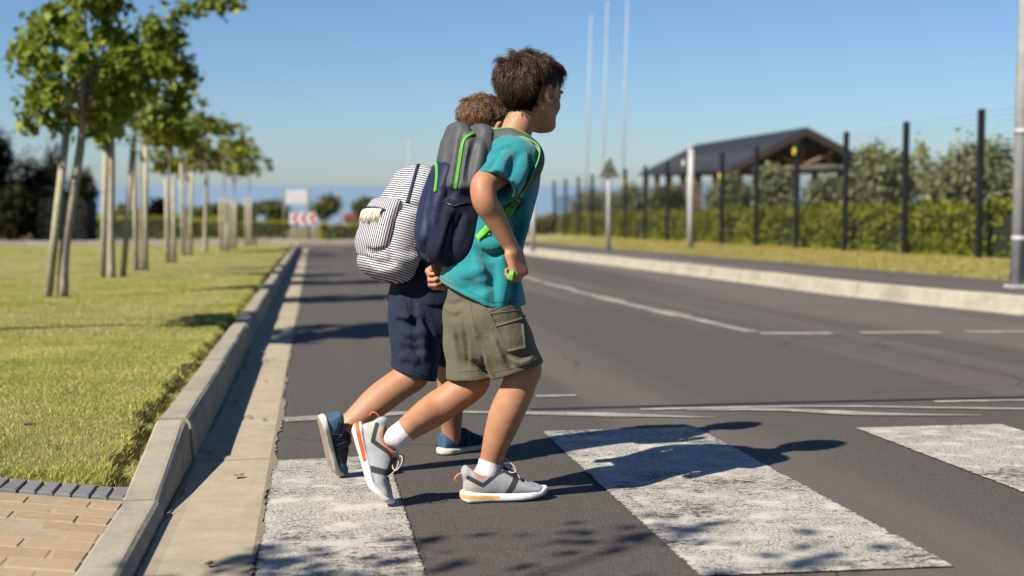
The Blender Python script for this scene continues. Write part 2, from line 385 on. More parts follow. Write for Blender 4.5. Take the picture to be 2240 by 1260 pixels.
def m_blade(name='grass_blade', a=(.28,.36,.045), b=(.64,.62,.15), dry=(.88,.73,.32)):
    t = NT(name); r = t.attr('rnd'); pn = t.noise(t.mapping(t.pos(), (1,.7,1)), 2.6, 4, .6); c = t.mix(t.step(t.math('ADD', t.math('MULTIPLY', r, .6), t.math('MULTIPLY', t.math('SUBTRACT', pn, .32), 1.3)), .15, .75), a, b); c = t.mix(t.step(t.math('ADD', r, t.math('MULTIPLY', t.math('SUBTRACT', t.noise(t.pos(), 1.1, 5, .6), .5), 1.3)), .72, 1.0), c, dry)
    t.base(c, .6, .3); t.b.inputs['Subsurface Weight'].default_value = 0
    tr = t.new('ShaderNodeBsdfTranslucent'); t.put(tr.inputs[0], c); mx = t.new('ShaderNodeMixShader'); mx.inputs[0].default_value = .30; t.t.links.new(t.b.outputs[0], mx.inputs[1]); t.t.links.new(tr.outputs[0], mx.inputs[2]); t.t.links.new(mx.outputs[0], t.out.inputs[0]); return t.m
def m_brick(name, c1, c2, c3):
    t = NT(name); p = t.pos(); o = t.new('ShaderNodeObjectInfo').outputs['Random']; n = t.noise(t.mapping(p, (1.2,4,1)), 24, 5, .7, .3); f = t.noise(p, 190, 3, .7)
    c = t.mix(o, c1, c2); c = t.mix(t.step(n, .4, .75), c, c3); c = t.mix(t.math('MULTIPLY', t.step(f, .3, .8), .35), c, tuple(x*.6 for x in c1)); t.base(c, .9, .2); b = t.bump(n, .4, .008); t.bump(f, .4, .003, b); return t.m
M = dict(asphalt=m_asphalt(), grit=m_concrete('grit', (.22,.185,.14), (.34,.29,.215), 60, (.12,.10,.08), False), paint=m_paint(), paint_old=m_paint('old_line_paint', (.42,.395,.345), (.56,.53,.47), .60), gutter=m_concrete('gutter_concrete', (.42,.36,.255), (.51,.445,.33)), kerb=m_concrete('kerb_concrete', (.35,.315,.245), (.46,.42,.335)), kerb_pale=m_concrete('pale_kerb_concrete', (.42,.385,.305), (.53,.49,.40)),  # second kerb tone is a paler concrete, on the far kerb and roundabout
    lawn=m_lawn(), blade=m_blade(), brick=m_brick('clay_paver', (.42,.305,.190), (.51,.385,.25), (.56,.45,.31)), dark_brick=m_brick('charcoal_paver', (.20,.20,.21), (.27,.265,.275), (.34,.33,.325)), sand=m_concrete('joint_sand', (.42,.35,.24), (.50,.43,.32), 30, (.2,.17,.12), False),
    tar=simple('tar_seal', (.02,.02,.021), .6, .2, 30, .2), dirt=m_concrete('gutter_dirt', (.30,.22,.13), (.38,.29,.18), 20, (.2,.14,.08), False))
S = lambda o: tag(o, kind='structure')
def sheet(name, poly, h, mat, parent=None):
    mb = MB(); mb.add([(x, y, gz(y, h)) for x, y in poly], [tuple(range(len(poly)))]); return mb.build(name, mat, parent)
def strip(name, path, w, h, mat, parent=None):
    """painted band along points on the road; w one width or one per point"""
    P = np.array([(p[0], p[1]) for p in path], float); T = np.gradient(P, axis=0); T /= np.linalg.norm(T, axis=1)[:,None]; N = np.c_[-T[:,1], T[:,0]]; w = np.full(len(P), w) if np.isscalar(w) else np.array(w)
    L, R = P+N*w[:,None]/2, P-N*w[:,None]/2; n = len(P); V = [(x, y, gz(y, h)) for x, y in L]+[(x, y, gz(y, h)) for x, y in R]; mb = MB(); mb.add(V, [(i, i+1, n+i+1, n+i) for i in range(n-1)]); return mb.build(name, mat, parent)
# ------------------------------------------------------------------ terrain and sea
def m_far():
    t = NT('dry_ground'); p = t.pos(); n = t.noise(p, .25, 6, .65); f = t.noise(p, 6, 4); c = t.mix(t.step(n, .35, .65), (.16,.145,.06), (.25,.21,.11)); c = t.mix(t.math('MULTIPLY', f, .4), c, (.12,.12,.05)); t.base(c, .95, .1); return t.m
ys = [-30,-5,20,45,80,140,220,300,420,600]; xs = [-600,-120,-30,-8,8,30,120,600]; V = []; 
for y in ys:
    for x in xs: V.append((x, y, gz(min(y,220), -.05)-(max(0, y-220)*.10)))
mb = MB(); mb.add(V, [(j*8+i, j*8+i+1, j*8+i+9, j*8+i+8) for j in range(len(ys)-1) for i in range(7)]); S(mb.build('ground', m_far()))
t = NT('sea_water'); p = t.pos(); t.base((.20,.31,.43), .9, .1); t.bump(t.noise(t.mapping(p, (.05,.12,.1)), 1.0, 5, .6), .6, 1.0); mb = MB(); mb.add([(-40000,380,-16),(40000,380,-16),(40000,45000,-16),(-40000,45000,-16)], [(0,1,2,3)]); S(mb.build('sea', t.m))
# ------------------------------------------------------------------ road with markings
XL, XK0, XK1, XKB = -.145, -.40, -.42, -.517
road = S(sheet('road', [(-.16,-8),(9,-8),(9,41.5),(-.16,41.5)], 0, M['asphalt']))
S(sheet('road', [(-60,41.5),(60,41.5),(60,49),(-60,49)], -.002, M['asphalt']))
def wobble(poly, n=14, a=.006, seed=0):
    rg = random.Random(seed); out = []
    for (x0, y0), (x1, y1) in zip(poly, poly[1:]+poly[:1]):
        for k in range(n): u = k/n; out.append((x0+(x1-x0)*u+rg.uniform(-a,a), y0+(y1-y0)*u+rg.uniform(-a,a)))
    return out
for k, (x0, x1, y0, y1) in enumerate([(-.138,.243,2.45,4.80), (.85,1.452,3.04,5.27), (2.045,2.64,2.98,5.16), (3.25,3.85,2.9,5.1), (4.45,5.05,2.9,5.1)]):
    nx_, ny_ = 26, 90; U, V_ = np.meshgrid(np.linspace(0,1,nx_), np.linspace(0,1,ny_)); gk = np.random.default_rng(k); X = x0+(x1-x0)*U+gk.normal(0,.0012,U.shape)*((U == 0)|(U == 1)); Y = y0+(y1-y0-(.05*(1-U) if k == 0 else 0))*V_
    ed = np.minimum(np.minimum((X-x0), (x1-X)), np.minimum((Y-y0), (y1-Y))); me = np_mesh('zebra_stripe', np.c_[X.ravel(), Y.ravel(), (-SLOPE*Y+.004).ravel()], np.array([(j*nx_+i, j*nx_+i+1, (j+1)*nx_+i+1, (j+1)*nx_+i) for j in range(ny_-1) for i in range(nx_-1)])); set_attr(me, 'inset', np.clip(1-ed.ravel()/.045, 0, 1)); wrap('zebra_stripe', me, M['paint'], road)
gp = lambda *pp: [ground(*p)[:2] for p in pp]
strip('edge_line', smooth_path([(3.10,9.73,0),(3.005,11.9,0),(2.945,14.06,0),(2.96,19.2,0),(2.97,28,0),(2.97,40,0)], 60)+np.c_[np.random.default_rng(5).normal(0,.012,60), np.zeros(60), np.zeros(60)], np.random.default_rng(6).uniform(.075,.135,60), .004, M['paint_old'], road)
for a, b_ in ((3.10,3.60), (3.81,4.375), (4.56,5.12)): strip('dashed_line', [(a,9.60-.1*(a-3.1)),((a+b_)/2,9.56-.1*(a-3.1)),(b_,9.53-.1*(a-3.1))], .17, .004, M['paint_old'], road)
strip('arc_line', smooth_path(np.array(gp((618,920),(700,915),(860,906),(1000,903),(1150,905),(1350,909),(1560,915))), 40), np.r_[np.full(8,.13), np.linspace(.13,.05,8), np.linspace(.05,.12,14), np.linspace(.12,.01,10)], .004, M['paint_old'], road)
strip('arc_line', smooth_path(np.array(gp((1400,897),(1600,893),(1830,890),(2040,893),(2400,898))), 30), .055, .004, M['paint_old'], road)
strip('arc_line', smooth_path(np.array(gp((1500,899),(1700,898),(1880,906),(2020,909),(2147,910))), 30), np.r_[np.linspace(.02,.12,16), np.linspace(.12,.01,14)], .0045, M['paint_old'], road)
strip('arc_line', smooth_path(np.array(gp((2045,880),(2150,878),(2400,876))), 20), .05, .004, M['paint_old'], road)
strip('edge_line', [(2.95,13.5),(2.945,14.0),(2.945,14.6)], .17, .005, M['paint_old'], road); strip('edge_line', [(3.03,11.45),(3.01,11.8),(2.995,12.2)], .19, .005, M['paint_old'], road)
strip('dash_mark', gp((1172,868),(1215,867),(1260,866)), .07, .004, M['paint_old'], road)
strip('tar_seam', smooth_path(np.array(gp((1160,896),(1400,890),(1700,882),(1950,876),(2240,869),(2500,864))), 30), .05, .003, M['tar'], road)
# ------------------------------------------------------------------ gutter and left kerb
gutter = S(sheet('gutter', [(-.42,-6),(-.15,-6),(-.15,41.5),(-.42,41.5)], -.012, M['dirt']))
y = -1.92; k = 0; rg = random.Random(4); joints = []
while y < 41:
    L = .96 if y < 18 else 3.9; mb = MB(); n = 5; prof = [(-.404,.003),(-.36,-.003),(-.27,-.0025),(-.20,-.001),(-.148,-.0025)]; dz = rg.uniform(-.0015,.0015)
    V = []
    for yy in (y+.002, y+L-.002):
        for (x, z) in prof: V.append((x+rg.uniform(-.002,.002), yy, gz(yy, z+dz+.004)))
    for yy in (y+.002, y+L-.002):
        for (x, z) in prof: V.append((x, yy, gz(yy, -.05)))
    mb.add(V, [(i, i+1, 5+i+1, 5+i) for i in range(4)]+[(0,10,11,1),(1,11,12,2),(2,12,13,3),(3,13,14,4),(5,6,16,15),(6,7,17,16),(7,8,18,17),(8,9,19,18),(4,14,19,9),(0,5,15,10)]); mb.build('gutter_slab', M['gutter'], gutter); y += L
kerb = S(sheet('kerb', [(-.51,-6),(-.41,-6),(-.41,41.5),(-.51,41.5)], -.03, M['dirt']))
def kstone(y0, y1, h0, h1, parent, mat, xk=(XK0, XK1, XKB), jit=.005, mirror=None):
    pr = lambda h: [(xk[0], -.06), (xk[0]+(xk[1]-xk[0])*.75, h-.022), (xk[1]-.004, h-.008), (xk[1]-.014, h-.001), (xk[1]-.024, h), (xk[2]+.006, h), (xk[2], h-.006), (xk[2], -.06)]
    V = []; dx, dz = rg.uniform(-jit, jit), rg.uniform(-jit, jit)*.7; ns = 3
    for j in range(ns+1):
        u = j/ns; yy = y0+.006+(y1-y0-.012)*u; h = h0+(h1-h0)*u
        for (x, z) in pr(h): V.append((x+dx+rg.uniform(-.0012,.0012), yy, gz(yy, z+dz)))
    Fc = [(j*8+i, j*8+i+1, j*8+8+i+1, j*8+8+i) for j in range(ns) for i in range(7)]+[tuple(range(8))[::-1], tuple(range(ns*8, ns*8+8))]
    mb = MB(); mb.add(V, Fc); return mb.build('kerbstone', mat, parent)
for y0, y1, h0, h1 in [(-.1,.9,.045,.045),(.9,1.9,.045,.045),(1.9,2.9,.045,.045),(2.9,3.895,.045,.045),(3.905,4.78,.050,.148)]: kstone(y0, y1, h0, h1, kerb, M['kerb'])
# sand and grit washed along the joint between gutter and tar
def ragged(x0, y0, y1, amp, sd, step=.012):
    yy = np.arange(y0, y1, step); g_ = np.random.default_rng(sd); f = sum(np.interp(yy, np.linspace(y0, y1, int((y1-y0)*k)), g_.uniform(0, 1, int((y1-y0)*k)))*w for k, w in ((2,.45),(9,.35),(40,.2))); return [(x0+amp*max(0, v-.28), float(t_)) for v, t_ in zip(f, yy)]
sheet('gutter_sand', [(-.152,1.5)]+ragged(-.149,1.5,14,.055,12)+[(-.152,14)], .0046, M['grit'], gutter)
sheet('gutter_sand', [(-.404,1.5)]+ragged(-.402,1.5,9,.030,13)+[(-.404,9)], .0078, M['dirt'], gutter)
y = 4.79
while y < 41:
    L = 1.0 if y < 7 or y > 8 else .34
    if y > 20: L = 2.0
    kstone(y, y+L, .148, .148, kerb, M['kerb']); y += L
# ------------------------------------------------------------------ brick apron
ap = lambda x, y: gz(y, .030+.11*(-.515-x))
mb = MB(); mb.add([(x, y_, ap(x, y_)+.0016) for x, y_ in ((-.52,1.6),(-.52,4.16),(-2.6,4.16),(-2.6,1.6))], [(0,1,2,3)]); apron = S(mb.build('brick_apron', M['sand']))
def brick_mesh(w, d, t, seed):
    mb = MB(); mb.box((0,0,0), (w,d,t), None, .004); rgb = random.Random(seed); me = bpy.data.meshes.new('brick'); me.from_pydata([tuple(c+rgb.uniform(-.0012,.0012) for c in v) for v in mb.v], [], mb.f); bm = bmesh.new(); bm.from_mesh(me); bmesh.ops.recalc_face_normals(bm, faces=bm.faces); bm.to_mesh(me); bm.free(); return me
full = [brick_mesh(.155,.0905,.05,i) for i in range(4)]; half = [brick_mesh(.0755,.0905,.05,9)]; dark = [brick_mesh(.043,.150,.055,20+i) for i in range(3)]
for m_ in full+half: m_.materials.append(M['brick'])
for m_ in dark: m_.materials.append(M['dark_brick'])
def lay(me, x, y_, dz=0):
    o = bpy.data.objects.new('brick', me); o.location = (x, y_, ap(x, y_)-.022+dz+rg.uniform(-.002,.002)); o.rotation_euler = (math.atan(-SLOPE)+rg.uniform(-.008,.008), math.atan(.11)+rg.uniform(-.01,.01), rg.uniform(-.018,.018)); link(o, apron)
for r in range(9):
    y_ = 3.115+r*.0965; x = -.522-rg.uniform(0,.008); first = (r % 2 == 0)
    while x > -1.75:
        if first: lay(half[0], x-.0365, y_); x -= .081; first = False
        else: lay(rg.choice(full), x-.0765, y_); x -= .161
for i in range(27):
    x = -.545-i*.0475; lay(rg.choice(dark), x, 4.040+.0*i-.03*max(0,(i-6)/20)**2, .006); lay(rg.choice(dark), x, 2.985, .005)
# ------------------------------------------------------------------ lawn
def lawn_h(x, y): return .138+.012*np.sin(x*1.7+y*.6)+.010*np.sin(y*1.1-x*.8)-.050*np.clip((x+.600+.016*np.sin(y*9)+.012*np.sin(y*23+1))/.035, 0, 1)-.072*np.clip((4.95-y)/.80, 0, 1)*(y > 3.5)-.02*np.clip((4.22-y)/.08,0,1)*(y > 3.5)-.05*(y < 3.5)
def lawn_sheet(x0, x1, y0, y1, nx, ny, name='lawn'):
    X = np.linspace(0, 1, nx)**1.6*(x1-x0)+x0; Y = np.linspace(0, 1, ny)**2.2*(y1-y0)+y0; X = np.sort(np.r_[X, [-.55,-.57,-.585,-.60,-.615,-.63,-.66]])[::-1]; nx = len(X); XX, YY = np.meshgrid(X, Y); Z = -SLOPE*YY+lawn_h(XX, YY); V = np.c_[XX.ravel(), YY.ravel(), Z.ravel()]
    Fq = [(j*nx+i, j*nx+i+1, (j+1)*nx+i+1, (j+1)*nx+i) for j in range(ny-1) for i in range(nx-1)]; o = wrap(name, np_mesh(name, V, np.array(Fq)[:,::-1]), M['lawn']); return S(o)
lawn_sheet(-.52, -40, 4.125, 41, 60, 170); lawn_sheet(-.52, -8, -3, 2.86, 24, 16)
def blades(name, n, xr, yr, hgt, wid, hf, seed, mat, lab, parent=None, edge=False, keep=None):
    g_ = np.random.default_rng(seed); x = g_.uniform(*xr, n); y_ = g_.uniform(*yr, n)
    if keep is not None: k = keep(x, y_); x, y_ = x[k], y_[k]; n = len(x)
    z = -SLOPE*y_+hf(x, y_); h = hgt*g_.uniform(.5, 1.25, n); a = g_.uniform(0, 6.283, n); lean = g_.normal(0, .8, (n,2)); w = wid*g_.uniform(.6, 1.3, n)
    B = np.c_[x, y_, z-.006]; D = np.c_[np.cos(a), np.sin(a), 0*a]; tip = B+np.c_[lean*h[:,None], h+.006]; mid = B+np.c_[lean*h[:,None]*.3, h*.6]
    V = np.stack([B-D*w[:,None]/2, B+D*w[:,None]/2, mid+D*w[:,None]*.4, mid-D*w[:,None]*.4, tip], 1).reshape(-1,3); i = np.arange(n)*5
    Fq = np.concatenate([np.c_[i,i+1,i+2], np.c_[i,i+2,i+3], np.c_[i+3,i+2,i+4]]); me = np_mesh(name, V, Fq, False); set_attr(me, 'rnd', np.repeat(g_.uniform(0,1,n), 5)); o = wrap(name, me, mat)
    tag(o, lab, 'grass', None, 'stuff'); return o
vis = lambda x, y_: (x*math.cos(YAW)-y_*math.sin(YAW)) > -.40*(x*math.sin(YAW)+y_*math.cos(YAW))-.25
blades('grass', 190000, (-2.6,-.575), (4.14,8.5), .0105, .0030, lawn_h, 1, M['blade'], 'short sunlit lawn grass beside the near kerb', keep=vis)
blades('grass', 150000, (-5.2,-.575), (8.5,17), .011, .0055, lawn_h, 2, M['blade'], 'lawn grass around the staked street trees', keep=vis)
blades('grass', 70000, (-11,-.575), (17,41), .012, .012, lawn_h, 5, M['blade'], 'far lawn grass towards the roundabout', keep=vis)
blades('grass', 2600, (-1.6,-.55), (4.13,4.24), .022, .0032, lawn_h, 3, M['blade'], 'taller grass tufts fringing the charcoal paver edge')
blades('grass', 16000, (-.645,-.53), (4.2,16), .020, .0035, lambda x, y_: lawn_h(x, y_)-.004, 4, M['blade'], 'ragged grass edge growing along the back of the kerb')
blades('grass', 1500, (-1.6,-.56), (2.6,2.86), .035, .004, lawn_h, 8, M['blade'], 'grass corner below the near paver edge')

# leaf litter on lawn and gutter
g_ = np.random.default_rng(77); n = 46; x = np.r_[g_.uniform(-2.2,-.6,32), g_.uniform(-.40,-.2,14)]; y_ = np.r_[g_.uniform(4.3,9,32), g_.uniform(3,9,14)]; z = np.where(x < -.5, -SLOPE*y_+lawn_h(x, y_)+.010, -SLOPE*y_+.008); a = g_.uniform(0,6.28,n); V = []; Fc = []
for i in range(n):
    r = g_.uniform(.014,.030)
    for k in range(7): q = 2*math.pi*k/7+a[i]; rr = r*(1 if k % 2 else .6); V.append((x[i]+rr*math.cos(q), y_[i]+rr*math.sin(q), z[i]+g_.uniform(0,.008)))
    Fc.append(tuple(range(i*7, i*7+7)))
mb = MB(); mb.add(V, Fc); tag(mb.build('leaf_litter', simple('dead_leaf', (.24,.145,.06), .8, .4, 40)), 'dry brown fallen leaves scattered on the lawn and gutter', 'leaves', None, 'stuff')
# ------------------------------------------------------------------ far side of the road: kerb, pavement, verge
def xk(y): return float(np.interp(y, [-8,4,8,11,14.5,20,30,41], [7.6,6.7,6.25,5.85,5.50,5.38,5.05,4.95]))
kerb2 = S(strip('kerb', [(xk(y)+.08, y) for y in np.arange(-7,41,1.0)], .10, .01, M['dirt'])); y = -6.0
while y < 41:
    L = 1.0 if y < 30 else 2.0; V = []; dz = rg.uniform(-.006,.006)
    for j in range(3):
        yy = y+.006+(L-.012)*j/2; x = xk(yy)+rg.uniform(-.008,.008)
        for dx, z in [(-.06,-.05),(-.055,.012),(-.0,.03),(.02,.135),(.035,.148),(.165,.150),(.17,.14),(.17,-.05)]: V.append((x+dx, yy, gz(yy, z+dz)))
    mb = MB(); mb.add(V, [(j*8+i, j*8+i+1, j*8+9+i, j*8+8+i) for j in range(2) for i in range(7)]+[tuple(range(8))[::-1], tuple(range(16,24))]); mb.build('kerbstone', M['kerb_pale'], kerb2); y += L
def band(name, f0, f1, h0, h1, y0, y1, mat, n=50):
    Y = np.linspace(y0, y1, n); V = []
    for y_ in Y: V += [(f0(y_), y_, gz(y_, h0)), (f1(y_), y_, gz(y_, h1))]
    mb = MB(); mb.add(V, [(2*i, 2*i+1, 2*i+3, 2*i+2) for i in range(n-1)]); return S(mb.build(name, mat))
band('pavement', lambda y: xk(y)+.165, lambda y: xk(y)+1.75, .138, .150, -7, 62, M['asphalt'])
band('verge', lambda y: xk(y)+1.74, lambda y: 16.0, .146, .26, -7, 62, M['lawn'])
vh = lambda x, y_: .146+.11*np.clip((x-7.2)/9, 0, 1)
blades('grass', 60000, (6.9,10.8), (14,45), .03, .013, vh, 12, m_blade('dry_verge_blade', (.28,.27,.05), (.52,.44,.13), (.66,.48,.22)), 'dry verge grass between the far pavement and the fence', keep=lambda x, y_: x > np.interp(y_, [-8,4,8,11,14.5,20,30,41], [7.6,6.7,6.25,5.85,5.50,5.38,5.05,4.95])+1.76)
# ------------------------------------------------------------------ foliage tools
def m_leaf(name, a, b_, dry=(.30,.22,.05), trans=.35, dryness=.08, spec=.3):
    t = NT(name); r = t.attr('rnd'); c = t.mix(r, a, b_); c = t.mix(t.step(r, 1-dryness*1.5, 1-dryness*.2), c, dry); t.base(c, .55 if spec > .1 else .95, spec); tr = t.new('ShaderNodeBsdfTranslucent'); t.put(tr.inputs[0], t.mix(.35, c, (.30,.34,.04)) if trans > .1 else c); mx = t.new('ShaderNodeMixShader'); mx.inputs[0].default_value = trans
    t.t.links.new(t.b.outputs[0], mx.inputs[1]); t.t.links.new(tr.outputs[0], mx.inputs[2]); t.t.links.new(mx.outputs[0], t.out.inputs[0]); return t.m
LOBED = np.array([(0,0,0),(.38,.12,.06),(.30,.38,.03),(.62,.62,.05),(.20,.66,.0),(0,1.0,-.10),(-.20,.66,.0),(-.62,.62,.05),(-.30,.38,.03),(-.38,.12,.06)]); LOBED_F = np.array([(0,1,2),(2,3,4),(0,2,4),(4,5,6),(0,4,6),(6,7,8),(0,6,8),(8,9,0)])
OVAL = np.array([(0,0,0),(.26,.45,.05),(0,1,-.05),(-.26,.45,.05)]); OVAL_F = np.array([(0,1,2),(0,2,3)])
def leaf_mesh(name, C, size, shape, fc, seed, droop=.35, outward=None):
    g_ = np.random.default_rng(seed); n = len(C); s_ = size*g_.uniform(.65, 1.25, n); a = g_.uniform(0, 2*math.pi, n); tilt = g_.normal(droop, .55, n); roll = g_.normal(0, .5, n)
    ca, sa, ct, st, cr, sr = np.cos(a), np.sin(a), np.cos(tilt), np.sin(tilt), np.cos(roll), np.sin(roll)
    L = shape[None]*s_[:,None,None]; x, y_, z = L[...,0], L[...,1], L[...,2]; x, z = x*cr[:,None]-z*sr[:,None], x*sr[:,None]+z*cr[:,None]; y_, z = y_*ct[:,None]+z*st[:,None], -y_*st[:,None]+z*ct[:,None]; x, y_ = x*ca[:,None]-y_*sa[:,None], x*sa[:,None]+y_*ca[:,None]
    V = (np.stack([x, y_, z], -1)+C[:,None]).reshape(-1,3); k = len(shape); Fc = (fc[None]+(np.arange(n)*k)[:,None,None]).reshape(-1,3); me = np_mesh(name, V, Fc, False); set_attr(me, 'rnd', np.repeat(g_.uniform(0,1,n), k)); return me
def clumped(n, centres, sig, g_, flat=.8):
    i = g_.integers(0, len(centres), n); return centres[i]+g_.normal(0, 1, (n,3))*sig*np.array([1,1,flat])
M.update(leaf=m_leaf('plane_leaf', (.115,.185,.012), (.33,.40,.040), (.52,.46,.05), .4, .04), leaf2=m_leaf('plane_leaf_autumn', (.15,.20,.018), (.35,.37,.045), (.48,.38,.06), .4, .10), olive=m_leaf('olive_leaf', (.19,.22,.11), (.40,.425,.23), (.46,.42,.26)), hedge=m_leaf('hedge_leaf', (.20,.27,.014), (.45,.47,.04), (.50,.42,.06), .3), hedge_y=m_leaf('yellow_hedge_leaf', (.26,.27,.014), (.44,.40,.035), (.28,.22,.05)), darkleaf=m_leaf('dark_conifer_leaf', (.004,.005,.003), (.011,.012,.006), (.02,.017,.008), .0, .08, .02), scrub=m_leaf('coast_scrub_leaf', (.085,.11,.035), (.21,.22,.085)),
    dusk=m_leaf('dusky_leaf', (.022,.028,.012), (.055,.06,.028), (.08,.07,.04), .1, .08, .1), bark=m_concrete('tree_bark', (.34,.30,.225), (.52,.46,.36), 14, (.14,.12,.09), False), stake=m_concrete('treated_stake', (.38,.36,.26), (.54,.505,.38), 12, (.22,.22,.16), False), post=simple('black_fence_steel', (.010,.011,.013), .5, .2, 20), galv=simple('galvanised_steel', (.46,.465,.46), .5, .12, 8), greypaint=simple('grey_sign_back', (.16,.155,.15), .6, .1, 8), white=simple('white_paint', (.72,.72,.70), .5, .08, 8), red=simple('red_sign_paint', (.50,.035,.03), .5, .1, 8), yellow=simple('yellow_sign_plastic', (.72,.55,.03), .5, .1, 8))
# ------------------------------------------------------------------ staked street trees on the lawn
def crown_mesh(seed, mat, n, size, R, nc, low=-.55):
    g_ = np.random.default_rng(seed); u = g_.normal(size=(nc*3,3)); u /= np.linalg.norm(u, axis=1)[:,None]; c = u*(g_.uniform(.35,1,(nc*3,1))**.5)*np.array(R); c = c[c[:,2] > low*R[2]][:nc]
    P = clumped(n, c, .115*R[0], g_, .7); me = leaf_mesh('crown', P, size, LOBED, LOBED_F, seed+1); me.materials.append(mat); return me, c
def limbs_mesh(c, seed, H, lean, r0, crownz):
    g_ = random.Random(seed); mb = MB(); top = np.array([lean[0], lean[1], H]); tr = [np.array([0,0,-.05]), np.array([lean[0]*.15,lean[1]*.15,H*.3]), np.array([lean[0]*.55,lean[1]*.55,H*.62]), top, top+np.array([lean[0]*.2,lean[1]*.2,(crownz-H)*1.0]), top+np.array([lean[0]*.3,lean[1]*.2,(crownz-H)*1.9])]
    mb.tube(smooth_path(tr, 18), np.interp(np.linspace(0,1,18), [0,.12,.55,1], [r0*1.15,r0,r0*.8,r0*.18]), 9)
    for q_ in c[::2]:
        e = q_+np.array([0,0,crownz]); u = g_.uniform(.0,.8); s0 = top*(1-u)+tr[4]*u; m_ = (s0+e)/2+np.array([0,0,-.06]); mb.tube(smooth_path([s0, m_, e], 6), [r0*.36,r0*.28,r0*.22,r0*.16,r0*.11,r0*.06], 5)
    return mb
CR = [crown_mesh(3, M['leaf'], 2900, .115, (.84,.84,1.02), 46), crown_mesh(9, M['leaf'], 2600, .115, (.84,.84,.88), 40), crown_mesh(17, M['leaf2'], 1250, .11, (.85,.85,.62), 24), crown_mesh(23, M['leaf2'], 420, .10, (.60,.60,.62), 14), crown_mesh(31, M['leaf'], 430, .085, (1.0,1.0,.9), 22)]
def street_tree(x, y, kind, H, lean, r0, stakes, sc, rz, label, cz=None, fz=1.0, off=0.0):
    z = gz(y, .125); t = empty('street_tree', (x, y, z)); tag(t, label, 'tree', 'staked street trees on the lawn'); me, c = CR[kind]; cz = cz or H+.72*sc; cc = c*sc*np.array([1,1,fz]); ca, sa = math.cos(rz), math.sin(rz); cc = np.c_[cc[:,0]*ca-cc[:,1]*sa, cc[:,0]*sa+cc[:,1]*ca, cc[:,2]]
    limbs_mesh(cc+np.array([lean[0]*1.1+off,lean[1]*1.1,0]), int(y*10), H, lean, r0, cz).build('trunk', M['bark'], t)
    o = bpy.data.objects.new('crown', me); o.location = (lean[0]*1.1+off, lean[1]*1.1, cz); o.rotation_euler = (0,0,rz); o.scale = (sc,sc,sc*fz); link(o, t)
    for (dx, dy, h, lx, r) in stakes:
        mb = MB(); mb.tube([(dx,dy,-.05),(dx+lx*.5,dy,h*.5),(dx+lx,dy,h)], [r,r*.96,r*.9], 10); mb.build('stake', M['stake'], t)
street_tree(-2.26, 13.3, 0, 1.45, (.20,.0), .048, [(-.12,-.05,1.50,.20,.038)], .66, .4, 'near plane tree with a dense green crown, closest to the camera on the lawn', 2.06, 1.38, .02)
street_tree(-2.36, 17.2, 1, 1.70, (.04,.0), .046, [(-.10,.0,1.75,.08,.036),(.12,.10,1.70,.16,.036)], .78, 2.1, 'second plane tree along the lawn, three poles meeting at its foot', 2.20, 1.25, .36)
street_tree(-2.32, 19.8, 2, 1.75, (.03,.0), .022, [(-.06,.0,1.72,-.01,.036),(.06,.0,1.70,.03,.036)], .85, 1.0, 'third lawn tree with sparse yellowish crown between two upright stakes', 2.0)
street_tree(-2.28, 23.5, 3, 1.6, (.0,.0), .016, [(-.055,.0,1.36,.0,.036),(.055,.0,1.36,.0,.036)], .7, .2, 'thin almost bare sapling tied between two short stakes')
street_tree(-2.42, 28.0, 3, 1.9, (.02,.0), .018, [(-.06,.0,1.8,-.02,.036),(.07,.0,1.65,.05,.036)], .95, 2.7, 'sparse young lawn tree with tall leaning stakes, fifth in the row')
street_tree(-2.36, 31.9, 2, 1.8, (.06,.0), .050, [(.45,.4,1.1,.02,.036)], 1.30, 3.9, 'broad olive-yellow crowned tree with a thick bare trunk, farther down the lawn', 2.2)
street_tree(-2.05, 33.4, 3, 1.5, (.03,.0), .018, [(-.06,.0,1.2,.0,.036),(.06,.0,1.2,.0,.036)], .8, 1.4, 'slight twiggy tree just beyond the broad-crowned one')
street_tree(-1.98, 36.0, 2, 1.6, (.05,.0), .022, [(-.06,.0,1.2,.0,.036),(.06,.0,1.2,.0,.036)], .85, 5.0, 'small yellow-green staked tree near the end of the lawn')
street_tree(-1.72, 38.9, 3, 1.6, (.03,.0), .020, [(-.06,.0,1.3,.0,.036),(.05,.0,1.3,.0,.036),(.16,.1,1.2,.0,.034)], .9, 2.2, 'last staked sapling of the row by the road bend')
tb = [o for o in COL.objects if o.name.startswith('street_tree')][1]; q0 = np.array(tb.location); bp = smooth_path([at(330,60,16.8), at(400,22,16.7), at(455,6,16.6), at(515,4,16.5)], 12)-q0; mb = MB(); mb.tube(bp, np.linspace(.02,.006,12), 6); mb.build('branch', M['bark'], tb)
g_ = np.random.default_rng(66); ii = g_.integers(3,12,170); me = leaf_mesh('branch_leaves', bp[ii]+g_.normal(0,.06,(170,3)), .115, LOBED, LOBED_F, 67); me.materials.append(M['leaf']); wrap('branch_leaves', me, None, tb)
# the trees beside the camera whose shadows lie on lawn and crossing
street_tree(-2.62, .95, 4, 2.25, (.10,.0), .040, [(-.1,0,1.7,.1,.036)], .78, .9, 'plane tree beside the photographer, out of the picture, shading the crossing')
street_tree(-2.85, 8.5, 1, 2.2, (.10,.0), .040, [(-.1,0,1.7,.1,.036)], .80, 2.9, 'plane tree left of the picture, its shadow thrown across lawn and road')
